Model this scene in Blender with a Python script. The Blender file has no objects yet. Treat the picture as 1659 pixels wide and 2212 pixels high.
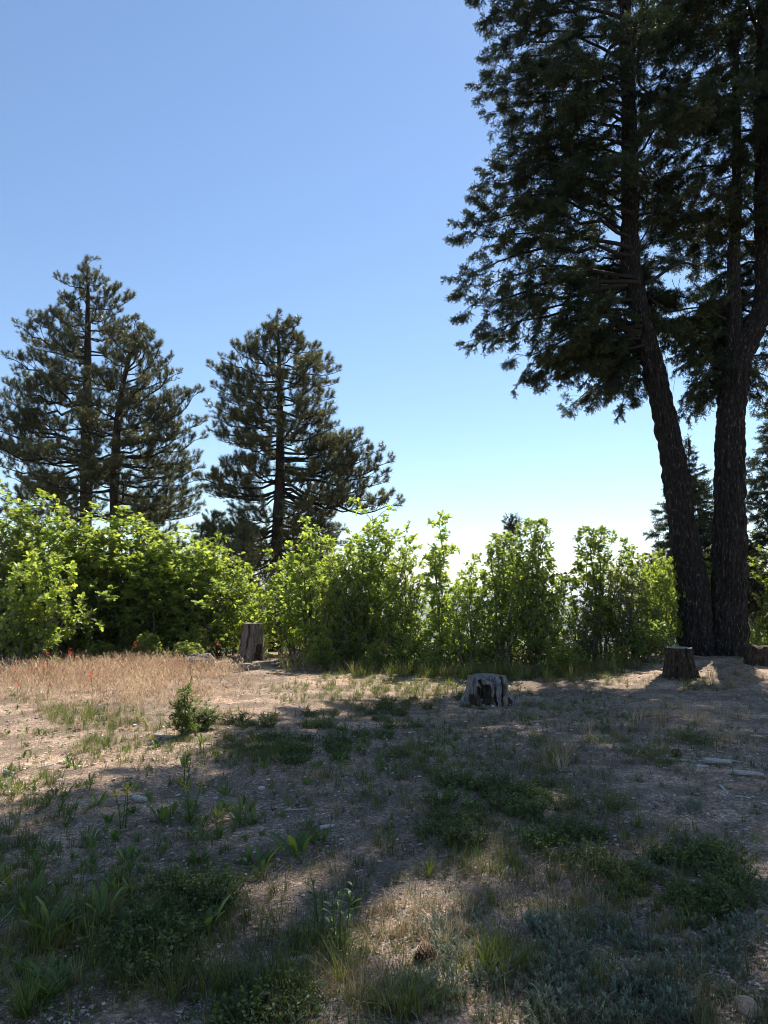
import bpy, math, random
import numpy as np
from mathutils import Vector, Matrix

# ------------------------------------------------------------------ camera, sky, sun, exposure
sc = bpy.context.scene
COL = sc.collection
PITCH = math.radians(6.2)
FPX = 1533.0                      # focal length in pixels of a 1659 x 2212 frame
CAM = np.array([0.0, 0.0, 1.55])
cd = bpy.data.cameras.new("camera")
cam = bpy.data.objects.new("camera", cd)
COL.objects.link(cam)
cam.location = CAM
cam.rotation_euler = (math.radians(90) + PITCH, 0, 0)
cd.sensor_fit = 'VERTICAL'
cd.angle = 2 * math.atan(1106.0 / FPX)
cd.clip_start = 0.05
cd.clip_end = 40000
sc.camera = cam

SUN_AZ, SUN_EL = math.radians(27), math.radians(52)      # azimuth to the right of +Y
world = bpy.data.worlds.new("World")
sc.world = world
world.use_nodes = True
wn = world.node_tree
wn.nodes.clear()
sky = wn.nodes.new('ShaderNodeTexSky')
sky.sky_type = 'NISHITA'
sky.sun_disc = False
sky.sun_elevation = SUN_EL
sky.sun_rotation = SUN_AZ
sky.altitude = 2200
sky.air_density = 1.5
sky.dust_density = 0.5
sky.ozone_density = 4.0
bg = wn.nodes.new('ShaderNodeBackground')
bg.inputs['Strength'].default_value = 0.084
wo = wn.nodes.new('ShaderNodeOutputWorld')
wn.links.new(sky.outputs[0], bg.inputs['Color'])
wn.links.new(bg.outputs[0], wo.inputs['Surface'])

sd = bpy.data.lights.new("sun", 'SUN')
sd.energy = 5.0
sd.angle = math.radians(0.53)
sd.color = (1.0, 0.95, 0.87)
sun = bpy.data.objects.new("sun", sd)
COL.objects.link(sun)
sun_dir = Vector((math.sin(SUN_AZ) * math.cos(SUN_EL), math.cos(SUN_AZ) * math.cos(SUN_EL), math.sin(SUN_EL)))
sun.rotation_euler = (-sun_dir).to_track_quat('-Z', 'Y').to_euler()
sun.location = (20, 30, 60)

sc.view_settings.view_transform = 'Standard'
sc.view_settings.look = 'None'
sc.view_settings.gamma = 1
sc.view_settings.exposure = 0.95
sc.view_settings.use_curve_mapping = False
sc.cycles.max_bounces = 10
sc.cycles.diffuse_bounces = 6
sc.cycles.transmission_bounces = 8
sc.cycles.use_denoising = True
sc.cycles.filter_width = 1.05
sc.cycles.denoiser = 'OPENIMAGEDENOISE'
sc.cycles.denoising_input_passes = 'RGB_ALBEDO_NORMAL'
sc.cycles.denoising_prefilter = 'ACCURATE'

def build_haze():
    V = np.array([(x, y, z) for x in (-17000, 17000) for y in (-12000, 19500) for z in (-420, 80)], float)
    F_ = [(0, 1, 3, 2), (4, 6, 7, 5), (0, 4, 5, 1), (2, 3, 7, 6), (0, 2, 6, 4), (1, 5, 7, 3)]
    me = bpy.data.meshes.new('haze'); me.from_pydata([tuple(v) for v in V], [], F_)
    m = bpy.data.materials.new('haze'); m.use_nodes = True; nt = m.node_tree; nt.nodes.clear()
    out = nt.nodes.new('ShaderNodeOutputMaterial'); v = nt.nodes.new('ShaderNodeVolumePrincipled')
    v.inputs['Color'].default_value = (0.82, 0.88, 0.95, 1); v.inputs['Density'].default_value = 1.1e-4; v.inputs['Anisotropy'].default_value = 0.3
    nt.links.new(v.outputs[0], out.inputs['Volume'])
    me.materials.append(m)
    o = bpy.data.objects.new('haze', me); COL.objects.link(o)
    o['kind'] = 'stuff'; o['label'] = 'thin bluish haze over the far valley and hills'; o['category'] = 'haze'

rng = np.random.default_rng(11)
rnd = random.Random(7)

# ------------------------------------------------------------------ noise
def _h(ix, iy, iz, seed):
    n = (ix.astype(np.int64) * 374761393 + iy.astype(np.int64) * 668265263 + iz.astype(np.int64) * 2147483647 + seed * 974711) & 0xFFFFFFFF
    n = ((n ^ (n >> 13)) * 1274126177) & 0xFFFFFFFF
    n = ((n ^ (n >> 16)) * 2246822519) & 0xFFFFFFFF
    return ((n ^ (n >> 15)) & 0xFFFFFF) / float(0xFFFFFF)

def noise3(x, y, z, seed=0):
    x, y, z = np.broadcast_arrays(np.asarray(x, float), np.asarray(y, float), np.asarray(z, float))
    x0, y0, z0 = np.floor(x), np.floor(y), np.floor(z)
    fx, fy, fz = x - x0, y - y0, z - z0
    fx, fy, fz = fx * fx * (3 - 2 * fx), fy * fy * (3 - 2 * fy), fz * fz * (3 - 2 * fz)
    r = 0
    for dx in (0, 1):
        for dy in (0, 1):
            for dz in (0, 1):
                w = (fx if dx else 1 - fx) * (fy if dy else 1 - fy) * (fz if dz else 1 - fz)
                r = r + w * _h(x0 + dx, y0 + dy, z0 + dz, seed)
    return r * 2 - 1

def noise2(x, y, seed=0):
    x, y = np.asarray(x, float), np.asarray(y, float)
    x0, y0 = np.floor(x), np.floor(y)
    fx, fy = x - x0, y - y0
    fx, fy = fx * fx * (3 - 2 * fx), fy * fy * (3 - 2 * fy)
    z = np.zeros_like(x0)
    a = _h(x0, y0, z, seed) * (1 - fx) + _h(x0 + 1, y0, z, seed) * fx
    b = _h(x0, y0 + 1, z, seed) * (1 - fx) + _h(x0 + 1, y0 + 1, z, seed) * fx
    return (a * (1 - fy) + b * fy) * 2 - 1

def fbm2(x, y, seed=0, oct=4):
    r, a, f = 0, 1.0, 1.0
    for k in range(oct):
        r = r + a * noise2(np.asarray(x) * f, np.asarray(y) * f, seed + k * 17)
        a *= 0.5
        f *= 2.03
    return r

def softplus(t):
    return np.where(t > 20, t, np.log1p(np.exp(np.minimum(t, 20))))

def height(x, y):
    x, y = np.asarray(x, float), np.asarray(y, float)
    d = np.hypot(x * 0.75, y)
    h = 0.05 * noise2(x * 0.35 + 3, y * 0.35, 3) + 0.018 * noise2(x * 1.3, y * 1.3, 4) + 0.008 * noise2(x * 4.2, y * 4.2, 5)
    h = h + 0.26 * np.exp(-(((x - 7.2) / 4.2) ** 2 + ((y - 15.5) / 3.6) ** 2))
    s = softplus((d - 21) / 2.0) * 2.0
    drop = -150 * (1 - np.exp(-s * 0.0011))
    far = np.clip((d - 60) / 400, 0, 1)
    h = h + drop + far * 9 * fbm2(x * 0.004, y * 0.004, 8) + np.clip((d - 1500) / 3000, 0, 1) * 22 * fbm2(x * 0.0007 + 5, y * 0.0007, 9)
    return h

def H(x, y):
    return float(height(np.array([x]), np.array([y]))[0])

cp, sp = math.cos(PITCH), math.sin(PITCH)
def ray(u, v):
    cx, cy = (u - 829.5) / FPX, (1106 - v) / FPX
    return np.array([cx, cp - sp * cy, sp + cp * cy])

def at(u, v, Y):
    d = ray(u, v)
    return CAM + d * (Y / d[1])

def ground_at(u, v):
    d = ray(u, v)
    if d[2] > -0.02:
        d[2] = -0.02
    z = 0.0
    for _ in range(12):
        p = CAM + d * ((z - CAM[2]) / d[2])
        z = 0.5 * z + 0.5 * H(p[0], p[1])
    return np.array([p[0], p[1], H(p[0], p[1])])

def grounds_at(u, v):
    u, v = np.asarray(u, float), np.asarray(v, float)
    cx, cy = (u - 829.5) / FPX, (1106 - v) / FPX
    dx, dy, dz = cx, cp - sp * cy, np.minimum(sp + cp * cy, -0.02)
    z = np.zeros_like(cx)
    for _ in range(10):
        t = (z - CAM[2]) / dz
        z = 0.5 * z + 0.5 * height(t * dx, t * dy)
    t = (z - CAM[2]) / dz
    x, y = t * dx, t * dy
    return np.stack([x, y, height(x, y)], 1)

# ------------------------------------------------------------------ materials
def ramp(nt, stops):
    r = nt.nodes.new('ShaderNodeValToRGB')
    while len(r.color_ramp.elements) < len(stops):
        r.color_ramp.elements.new(0.5)
    for e, (p, c) in zip(r.color_ramp.elements, stops):
        e.position = p
        e.color = (*c, 1)
    return r

def new_mat(name):
    m = bpy.data.materials.new(name)
    m.use_nodes = True
    nt = m.node_tree
    nt.nodes.clear()
    out = nt.nodes.new('ShaderNodeOutputMaterial')
    return m, nt, out

def leaf_mat(name, stops, trans=0.4, tcol=None, rough=0.45, spec=0.5, tboost=1.6):
    """colour by the per-leaf attribute tint; thin-leaf translucency"""
    m, nt, out = new_mat(name)
    at_ = nt.nodes.new('ShaderNodeAttribute'); at_.attribute_name = 'tint'
    r = ramp(nt, stops)
    nt.links.new(at_.outputs['Fac'], r.inputs[0])
    oi = nt.nodes.new('ShaderNodeObjectInfo')
    hsv = nt.nodes.new('ShaderNodeHueSaturation')
    mr = nt.nodes.new('ShaderNodeMapRange'); mr.inputs[3].default_value = 0.8; mr.inputs[4].default_value = 1.2
    nt.links.new(oi.outputs['Random'], mr.inputs[0]); nt.links.new(mr.outputs[0], hsv.inputs['Value'])
    nt.links.new(r.outputs[0], hsv.inputs['Color'])
    p = nt.nodes.new('ShaderNodeBsdfPrincipled')
    p.inputs['Roughness'].default_value = rough
    p.inputs['Specular IOR Level'].default_value = spec
    nt.links.new(hsv.outputs[0], p.inputs['Base Color'])
    if trans > 0:
        t = nt.nodes.new('ShaderNodeBsdfTranslucent')
        mx = nt.nodes.new('ShaderNodeMix'); mx.data_type = 'RGBA'; mx.blend_type = 'MULTIPLY'
        mx.inputs[0].default_value = 1.0
        nt.links.new(hsv.outputs[0], mx.inputs[6])
        tc = tcol or (1, 1, 1)
        mx.inputs[7].default_value = (tc[0] * tboost, tc[1] * tboost, tc[2] * tboost, 1)
        nt.links.new(mx.outputs[2], t.inputs['Color'])
        ms = nt.nodes.new('ShaderNodeMixShader'); ms.inputs[0].default_value = trans
        nt.links.new(p.outputs[0], ms.inputs[1]); nt.links.new(t.outputs[0], ms.inputs[2])
        nt.links.new(ms.outputs[0], out.inputs[0])
    else:
        nt.links.new(p.outputs[0], out.inputs[0])
    return m

def wood_mat(name, stops, scale=(14, 14, 3), rough=0.85, bump=0.5, bscale=6.0, dist=0.02, spec=0.2):
    m, nt, out = new_mat(name)
    tc = nt.nodes.new('ShaderNodeTexCoord')
    mp = nt.nodes.new('ShaderNodeMapping'); mp.inputs['Scale'].default_value = scale
    nt.links.new(tc.outputs['Object'], mp.inputs[0])
    n1 = nt.nodes.new('ShaderNodeTexNoise'); n1.inputs['Scale'].default_value = 1.0; n1.inputs['Detail'].default_value = 6; n1.inputs['Roughness'].default_value = 0.65
    nt.links.new(mp.outputs[0], n1.inputs['Vector'])
    r = ramp(nt, stops)
    nt.links.new(n1.outputs['Fac'], r.inputs[0])
    n2 = nt.nodes.new('ShaderNodeTexNoise'); n2.inputs['Scale'].default_value = bscale; n2.inputs['Detail'].default_value = 5
    nt.links.new(mp.outputs[0], n2.inputs['Vector'])
    b = nt.nodes.new('ShaderNodeBump'); b.inputs['Strength'].default_value = bump; b.inputs['Distance'].default_value = dist
    nt.links.new(n2.outputs['Fac'], b.inputs['Height'])
    p = nt.nodes.new('ShaderNodeBsdfPrincipled')
    p.inputs['Roughness'].default_value = rough
    p.inputs['Specular IOR Level'].default_value = spec
    nt.links.new(r.outputs[0], p.inputs['Base Color'])
    nt.links.new(b.outputs[0], p.inputs['Normal'])
    nt.links.new(p.outputs[0], out.inputs[0])
    return m

M = {}
M['fir_bark'] = wood_mat('fir_bark', [(0.34, (0.010, 0.009, 0.008)), (0.54, (0.024, 0.020, 0.018)), (0.62, (0.06, 0.050, 0.040)), (0.70, (0.26, 0.215, 0.16))], (34, 34, 8), 0.9, 0.9, 2.0, 0.03)
M['pine_bark'] = wood_mat('pine_bark', [(0.3, (0.018, 0.013, 0.010)), (0.55, (0.055, 0.038, 0.027)), (0.75, (0.12, 0.08, 0.055))], (12, 12, 4), 0.9, 0.6, 3.0, 0.02)
M['branch_wood'] = wood_mat('branch_wood', [(0.3, (0.014, 0.012, 0.011)), (0.7, (0.045, 0.039, 0.033))], (20, 20, 20), 0.9, 0.3)
M['oak_wood'] = wood_mat('oak_wood', [(0.3, (0.05, 0.042, 0.036)), (0.7, (0.16, 0.135, 0.115))], (25, 25, 12), 0.9, 0.3)
M['dead_wood'] = wood_mat('dead_wood', [(0.3, (0.16, 0.14, 0.12)), (0.7, (0.42, 0.38, 0.34))], (20, 20, 20), 0.85, 0.3)
M['grey_wood'] = wood_mat('grey_wood', [(0.30, (0.06, 0.045, 0.035)), (0.45, (0.17, 0.14, 0.12)), (0.62, (0.34, 0.31, 0.29)), (0.75, (0.46, 0.44, 0.42))], (38, 38, 5), 0.85, 0.9, 2.5, 0.02)
M['brown_wood'] = wood_mat('brown_wood', [(0.30, (0.035, 0.025, 0.018)), (0.5, (0.10, 0.068, 0.045)), (0.66, (0.19, 0.13, 0.085)), (0.8, (0.30, 0.22, 0.15))], (30, 30, 10), 0.9, 0.9, 2.5, 0.02)
M['old_stump'] = wood_mat('old_stump', [(0.30, (0.07, 0.052, 0.040)), (0.5, (0.20, 0.155, 0.12)), (0.66, (0.32, 0.26, 0.21)), (0.8, (0.42, 0.36, 0.30))], (34, 34, 5), 0.9, 0.9, 2.5, 0.02)
M['dark_stump'] = wood_mat('dark_stump', [(0.30, (0.014, 0.011, 0.009)), (0.5, (0.045, 0.032, 0.022)), (0.66, (0.10, 0.072, 0.048)), (0.8, (0.2, 0.15, 0.10))], (30, 30, 12), 0.9, 0.9, 2.5, 0.02)
M['tan_wood'] = wood_mat('tan_wood', [(0.30, (0.10, 0.07, 0.05)), (0.5, (0.26, 0.195, 0.14)), (0.7, (0.42, 0.33, 0.25))], (40, 40, 6), 0.85, 0.9, 2.5, 0.02)
M['cut_wood'] = wood_mat('cut_wood', [(0.3, (0.20, 0.165, 0.13)), (0.7, (0.46, 0.41, 0.35))], (60, 60, 8), 0.8, 0.5, 2.0, 0.01)
M['rotten_wood'] = wood_mat('rotten_wood', [(0.3, (0.016, 0.011, 0.008)), (0.5, (0.06, 0.040, 0.028)), (0.7, (0.16, 0.11, 0.07))], (30, 30, 10), 0.95, 0.9, 2.5, 0.03)
M['stick_wood'] = wood_mat('stick_wood', [(0.3, (0.22, 0.19, 0.16)), (0.5, (0.44, 0.40, 0.355)), (0.75, (0.62, 0.58, 0.53))], (16, 60, 60), 0.85, 0.6, 2.5, 0.01)

M['fir_needles'] = leaf_mat('fir_needles', [(0.0, (0.018, 0.030, 0.015)), (0.5, (0.034, 0.052, 0.020)), (0.85, (0.065, 0.080, 0.028)), (1.0, (0.13, 0.115, 0.045))], 0.22, None, 0.5, 0.35, 1.8)
M['pine_needles'] = leaf_mat('pine_needles', [(0.0, (0.040, 0.048, 0.018)), (0.5, (0.092, 0.098, 0.028)), (1.0, (0.21, 0.18, 0.055))], 0.25, None, 0.35, 0.6, 1.6)
M['cone_scales'] = wood_mat('cone_scales', [(0.3, (0.06, 0.03, 0.018)), (0.7, (0.16, 0.085, 0.05))], (60, 60, 60), 0.8, 0.3)
M['oak_leaves'] = leaf_mat('oak_leaves', [(0.0, (0.065, 0.098, 0.030)), (0.4, (0.125, 0.165, 0.042)), (0.8, (0.20, 0.235, 0.056)), (1.0, (0.30, 0.28, 0.08))], 0.52, (1.0, 0.98, 0.5), 0.42, 0.58, 3.0)
M['shrub_leaves'] = leaf_mat('shrub_leaves', [(0.0, (0.065, 0.09, 0.02)), (0.5, (0.11, 0.15, 0.03)), (1.0, (0.18, 0.21, 0.045))], 0.4, (1.0, 1.0, 0.6), 0.5, 0.4, 1.9)
M['dusty_leaves'] = leaf_mat('dusty_leaves', [(0.0, (0.10, 0.115, 0.045)), (0.5, (0.17, 0.19, 0.07)), (1.0, (0.32, 0.28, 0.12))], 0.48, (1.0, 1.0, 0.7), 0.5, 0.35, 1.6)
M['juniper_leaves'] = leaf_mat('juniper_leaves', [(0.0, (0.025, 0.032, 0.024)), (0.6, (0.05, 0.060, 0.042)), (1.0, (0.09, 0.075, 0.06))], 0.2, None, 0.6, 0.3, 1.4)
M['green_grass'] = leaf_mat('green_grass', [(0.0, (0.055, 0.080, 0.016)), (0.5, (0.10, 0.128, 0.026)), (0.8, (0.17, 0.178, 0.045)), (1.0, (0.34, 0.26, 0.12))], 0.4, (1.0, 1.0, 0.6), 0.5, 0.4, 1.7)
M['grey_grass'] = leaf_mat('grey_grass', [(0.0, (0.06, 0.080, 0.03)), (0.5, (0.12, 0.130, 0.055)), (1.0, (0.33, 0.26, 0.14))], 0.35, None, 0.6, 0.3, 1.3)
M['dry_grass'] = leaf_mat('dry_grass', [(0.0, (0.22, 0.15, 0.08)), (0.5, (0.42, 0.30, 0.17)), (1.0, (0.60, 0.47, 0.30))], 0.35, None, 0.6, 0.3, 1.2)
M['cheatgrass'] = leaf_mat('cheatgrass', [(0.0, (0.28, 0.18, 0.12)), (0.35, (0.48, 0.32, 0.20)), (0.8, (0.66, 0.49, 0.30)), (1.0, (0.70, 0.60, 0.36))], 0.4, None, 0.6, 0.3, 1.25)
M['straw'] = leaf_mat('straw', [(0.0, (0.14, 0.115, 0.095)), (0.5, (0.31, 0.26, 0.21)), (1.0, (0.52, 0.46, 0.38))], 0.1, None, 0.7, 0.3, 1.0)
M['herb_leaves'] = leaf_mat('herb_leaves', [(0.0, (0.058, 0.095, 0.022)), (0.5, (0.10, 0.150, 0.030)), (0.9, (0.165, 0.21, 0.04)), (1.0, (0.25, 0.22, 0.05))], 0.4, (1.0, 1.0, 0.6), 0.4, 0.5, 1.8)
M['low_leaves'] = leaf_mat('low_leaves', [(0.0, (0.058, 0.082, 0.024)), (0.6, (0.11, 0.145, 0.038)), (0.93, (0.18, 0.195, 0.05)), (1.0, (0.34, 0.20, 0.06))], 0.35, (1.0, 1.0, 0.65), 0.5, 0.4, 1.7)
M['sage_leaves'] = leaf_mat('sage_leaves', [(0.0, (0.13, 0.155, 0.10)), (0.6, (0.23, 0.255, 0.175)), (1.0, (0.38, 0.40, 0.30))], 0.25, None, 0.7, 0.25, 1.2)
M['red_petals'] = leaf_mat('red_petals', [(0.0, (0.55, 0.03, 0.02)), (1.0, (0.8, 0.10, 0.05))], 0.35, None, 0.5, 0.3, 1.2)
M['yellow_petals'] = leaf_mat('yellow_petals', [(0.0, (0.5, 0.33, 0.02)), (1.0, (0.75, 0.6, 0.04))], 0.3, None, 0.5, 0.3, 1.2)

def rock_mat():
    m, nt, out = new_mat('granite')
    tc = nt.nodes.new('ShaderNodeTexCoord')
    n = nt.nodes.new('ShaderNodeTexNoise'); n.inputs['Scale'].default_value = 30; n.inputs['Detail'].default_value = 6
    nt.links.new(tc.outputs['Object'], n.inputs['Vector'])
    at_ = nt.nodes.new('ShaderNodeAttribute'); at_.attribute_name = 'tint'
    r = ramp(nt, [(0, (0.20, 0.14, 0.10)), (0.35, (0.38, 0.275, 0.20)), (0.7, (0.54, 0.42, 0.32)), (1, (0.72, 0.62, 0.50))])
    nt.links.new(at_.outputs['Fac'], r.inputs[0])
    r2 = ramp(nt, [(0.3, (0.62, 0.62, 0.62)), (0.7, (1.15, 1.12, 1.1))])
    nt.links.new(n.outputs['Fac'], r2.inputs[0])
    mx = nt.nodes.new('ShaderNodeMix'); mx.data_type = 'RGBA'; mx.blend_type = 'MULTIPLY'; mx.inputs[0].default_value = 1
    nt.links.new(r.outputs[0], mx.inputs[6]); nt.links.new(r2.outputs[0], mx.inputs[7])
    b = nt.nodes.new('ShaderNodeBump'); b.inputs['Strength'].default_value = 0.5; b.inputs['Distance'].default_value = 0.01
    nt.links.new(n.outputs['Fac'], b.inputs['Height'])
    p = nt.nodes.new('ShaderNodeBsdfPrincipled'); p.inputs['Roughness'].default_value = 0.85
    nt.links.new(mx.outputs[2], p.inputs['Base Color']); nt.links.new(b.outputs[0], p.inputs['Normal'])
    nt.links.new(p.outputs[0], out.inputs[0])
    return m
M['granite'] = rock_mat()

def soil_mat():
    m, nt, out = new_mat('gravel_soil')
    L = nt.links.new
    tc = nt.nodes.new('ShaderNodeTexCoord')
    def noi(scale, det=5, rough=0.6):
        n = nt.nodes.new('ShaderNodeTexNoise'); n.inputs['Scale'].default_value = scale; n.inputs['Detail'].default_value = det; n.inputs['Roughness'].default_value = rough
        L(tc.outputs['Object'], n.inputs['Vector']); return n
    big = noi(0.55, 6, 0.6)
    c1 = ramp(nt, [(0.36, (0.19, 0.135, 0.094)), (0.50, (0.32, 0.225, 0.158)), (0.62, (0.46, 0.315, 0.22))])
    L(big.outputs['Fac'], c1.inputs[0])
    # grit: two scales of little stones
    cols = [c1.outputs[0]]
    hs = []
    for sc_, lo, hi in ((60, 0.35, 2.0), (150, 0.5, 1.6)):
        v = nt.nodes.new('ShaderNodeTexVoronoi'); v.inputs['Scale'].default_value = sc_
        L(tc.outputs['Object'], v.inputs['Vector'])
        sep = nt.nodes.new('ShaderNodeSeparateColor'); L(v.outputs['Color'], sep.inputs[0])
        rr = ramp(nt, [(0.0, (lo, lo, lo)), (0.6, (1.0, 1.0, 1.0)), (1.0, (hi, hi * 0.98, hi * 0.95))])
        L(sep.outputs[0], rr.inputs[0])
        mx = nt.nodes.new('ShaderNodeMix'); mx.data_type = 'RGBA'; mx.blend_type = 'MULTIPLY'; mx.inputs[0].default_value = 0.75
        L(cols[-1], mx.inputs[6]); L(rr.outputs[0], mx.inputs[7])
        cols.append(mx.outputs[2]); hs.append(v.outputs['Distance'])
    # darker humus and needle litter patches
    lit = noi(2.3, 8, 0.7)
    lr = ramp(nt, [(0.44, (0, 0, 0)), (0.58, (1, 1, 1))]); L(lit.outputs['Fac'], lr.inputs[0])
    sc1 = nt.nodes.new('ShaderNodeMath'); sc1.operation = 'MULTIPLY'; sc1.inputs[1].default_value = 0.75; L(lr.outputs[0], sc1.inputs[0])
    mx = nt.nodes.new('ShaderNodeMix'); mx.data_type = 'RGBA'; L(sc1.outputs[0], mx.inputs[0])
    L(cols[-1], mx.inputs[6]); mx.inputs[7].default_value = (0.14, 0.10, 0.066, 1)
    # vegetation colour far away
    sp_ = nt.nodes.new('ShaderNodeSeparateXYZ'); L(tc.outputs['Object'], sp_.inputs[0])
    ln = nt.nodes.new('ShaderNodeVectorMath'); ln.operation = 'LENGTH'; L(tc.outputs['Object'], ln.inputs[0])
    mr = nt.nodes.new('ShaderNodeMapRange'); mr.inputs[1].default_value = 20; mr.inputs[2].default_value = 45; L(ln.outputs['Value'], mr.inputs[0])
    forest = noi(0.02, 8, 0.7)
    fr = ramp(nt, [(0.4, (0.035, 0.050, 0.025)), (0.6, (0.10, 0.105, 0.055))]); L(forest.outputs['Fac'], fr.inputs[0])
    mx2 = nt.nodes.new('ShaderNodeMix'); mx2.data_type = 'RGBA'; L(mr.outputs[0], mx2.inputs[0]); L(mx.outputs[2], mx2.inputs[6]); L(fr.outputs[0], mx2.inputs[7])
    b1 = nt.nodes.new('ShaderNodeBump'); b1.inputs['Strength'].default_value = 0.9; b1.inputs['Distance'].default_value = 0.012; b1.invert = True
    L(hs[0], b1.inputs['Height'])
    b2 = nt.nodes.new('ShaderNodeBump'); b2.inputs['Strength'].default_value = 0.6; b2.inputs['Distance'].default_value = 0.02
    L(noi(25, 6, 0.7).outputs['Fac'], b2.inputs['Height']); L(b1.outputs[0], b2.inputs['Normal'])
    p = nt.nodes.new('ShaderNodeBsdfPrincipled'); p.inputs['Roughness'].default_value = 0.92; p.inputs['Specular IOR Level'].default_value = 0.25
    L(mx2.outputs[2], p.inputs['Base Color']); L(b2.outputs[0], p.inputs['Normal']); L(p.outputs[0], out.inputs[0])
    return m
M['soil'] = soil_mat()

# ------------------------------------------------------------------ mesh helpers
def link(o, parent=None):
    COL.objects.link(o)
    if parent is not None:
        o.parent = parent
    return o

def tag(o, label=None, cat=None, group=None, kind=None):
    if label: o['label'] = label
    if cat: o['category'] = cat
    if group: o['group'] = group
    if kind: o['kind'] = kind
    return o

def mesh_from(name, V, T, mats, mi=None, tint=None, smooth=False):
    V = np.asarray(V, np.float32); T = np.asarray(T, np.int32)
    me = bpy.data.meshes.new(name)
    me.vertices.add(len(V)); me.vertices.foreach_set('co', V.ravel())
    me.loops.add(len(T) * 3); me.loops.foreach_set('vertex_index', T.ravel())
    me.polygons.add(len(T)); me.polygons.foreach_set('loop_start', np.arange(0, len(T) * 3, 3, dtype=np.int32))
    for m in (mats if isinstance(mats, (list, tuple)) else [mats]):
        me.materials.append(m)
    if mi is not None:
        me.polygons.foreach_set('material_index', np.asarray(mi, np.int32))
    me.polygons.foreach_set('use_smooth', np.full(len(T), smooth))
    if tint is not None:
        a = me.attributes.new('tint', 'FLOAT', 'POINT')
        a.data.foreach_set('value', np.asarray(tint, np.float32))
    me.update(calc_edges=True)
    return me

class Geo:
    """collects triangles with a tint per vertex and a material index per face"""
    def __init__(s):
        s.V, s.T, s.C, s.M, s.n = [], [], [], [], 0
    def add(s, V, T, tint=0.5, mi=0):
        V = np.asarray(V, float); T = np.asarray(T, int)
        s.V.append(V); s.T.append(T + s.n)
        s.C.append(np.broadcast_to(np.asarray(tint, float), (len(V),)).copy())
        s.M.append(np.full(len(T), mi)); s.n += len(V)
    def stamp(s, V0, T0, R, P, tint, mi=0, C0=None):
        """V0 (n,3) stamped with matrices R (k,3,3) at P (k,3); tint (k,)"""
        k, n = len(P), len(V0)
        if k == 0: return
        V = np.einsum('kij,nj->kni', R, V0) + P[:, None, :]
        T = (T0[None] + (np.arange(k) * n)[:, None, None]).reshape(-1, 3)
        c = np.repeat(np.asarray(tint, float), n)
        if C0 is not None:
            c = np.clip(c + np.tile(C0, k), 0, 1)
        s.add(V.reshape(-1, 3), T, c, mi)
    def mesh(s, name, mats, smooth=False):
        return mesh_from(name, np.concatenate(s.V), np.concatenate(s.T), mats, np.concatenate(s.M), np.concatenate(s.C), smooth)
    def obj(s, name, mats, parent=None, smooth=False):
        return link(bpy.data.objects.new(name, s.mesh(name, mats, smooth)), parent)

def frames(P):
    P = np.asarray(P, float)
    t = np.gradient(P, axis=0)
    t /= np.linalg.norm(t, axis=1, keepdims=True) + 1e-9
    ref = np.array([0, 0, 1.0]) if abs(t[0, 2]) < 0.8 else np.array([1.0, 0, 0])
    n = np.cross(t, ref); n /= np.linalg.norm(n, axis=1, keepdims=True) + 1e-9
    b = np.cross(n, t)
    return t, n, b

def tube(P, R, k=5, cap=True, bump=None):
    P = np.asarray(P, float); R = np.broadcast_to(np.asarray(R, float), (len(P),))
    t, n, b = frames(P)
    a = np.linspace(0, 2 * np.pi, k, endpoint=False)
    rr = R[:, None] * (np.ones(k)[None] if bump is None else bump)
    V = P[:, None] + rr[..., None] * (np.cos(a)[None, :, None] * n[:, None] + np.sin(a)[None, :, None] * b[:, None])
    m = len(P)
    i = np.arange(m - 1)[:, None] * k; j = np.arange(k)[None]; j2 = (j + 1) % k
    T = np.concatenate([np.stack([i + j, i + k + j, i + j2], -1).reshape(-1, 3), np.stack([i + j2, i + k + j, i + k + j2], -1).reshape(-1, 3)])
    V = V.reshape(-1, 3)
    if cap:
        V = np.concatenate([V, P[:1], P[-1:]])
        j = np.arange(k); j2 = (j + 1) % k
        T = np.concatenate([T, np.stack([j, j2, np.full(k, m * k)], -1), np.stack([(m - 1) * k + j2, (m - 1) * k + j, np.full(k, m * k + 1)], -1)])
    return V, T

def basis(X, up=None, roll=None):
    """rotation matrices whose x column is X (k,3) and z column is near up"""
    X = np.asarray(X, float); X = X / (np.linalg.norm(X, axis=1, keepdims=True) + 1e-9)
    U = np.tile(np.array([0, 0, 1.0]), (len(X), 1)) if up is None else np.asarray(up, float)
    Y = np.cross(U, X); ny = np.linalg.norm(Y, axis=1, keepdims=True)
    Y = np.where(ny < 1e-3, np.array([[0, 1.0, 0]]), Y / (ny + 1e-9))
    Z = np.cross(X, Y)
    if roll is not None:
        c, s_ = np.cos(roll)[:, None], np.sin(roll)[:, None]
        Y, Z = Y * c + Z * s_, Z * c - Y * s_
    return np.stack([X, Y, Z], -1)

def rotz(a):
    a = np.asarray(a); c, s_ = np.cos(a), np.sin(a); z = np.zeros_like(a); o = np.ones_like(a)
    return np.stack([np.stack([c, -s_, z], -1), np.stack([s_, c, z], -1), np.stack([z, z, o], -1)], -2)

def unit(v):
    v = np.asarray(v, float)
    return v / (np.linalg.norm(v) + 1e-9)

def curve_pts(p, d, L, n, up=0.0, wob=0.1, r=rng):
    P = [np.array(p, float)]; d = unit(d); s = L / n
    for i in range(n):
        d = unit(d + np.array([0, 0, up / n]) + r.normal(0, wob / math.sqrt(n), 3))
        P.append(P[-1] + d * s)
    return np.array(P)

def interp(P, t):
    f = t * (len(P) - 1); i = min(int(f), len(P) - 2); f -= i
    return P[i] * (1 - f) + P[i + 1] * f, unit(P[i + 1] - P[i])

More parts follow.
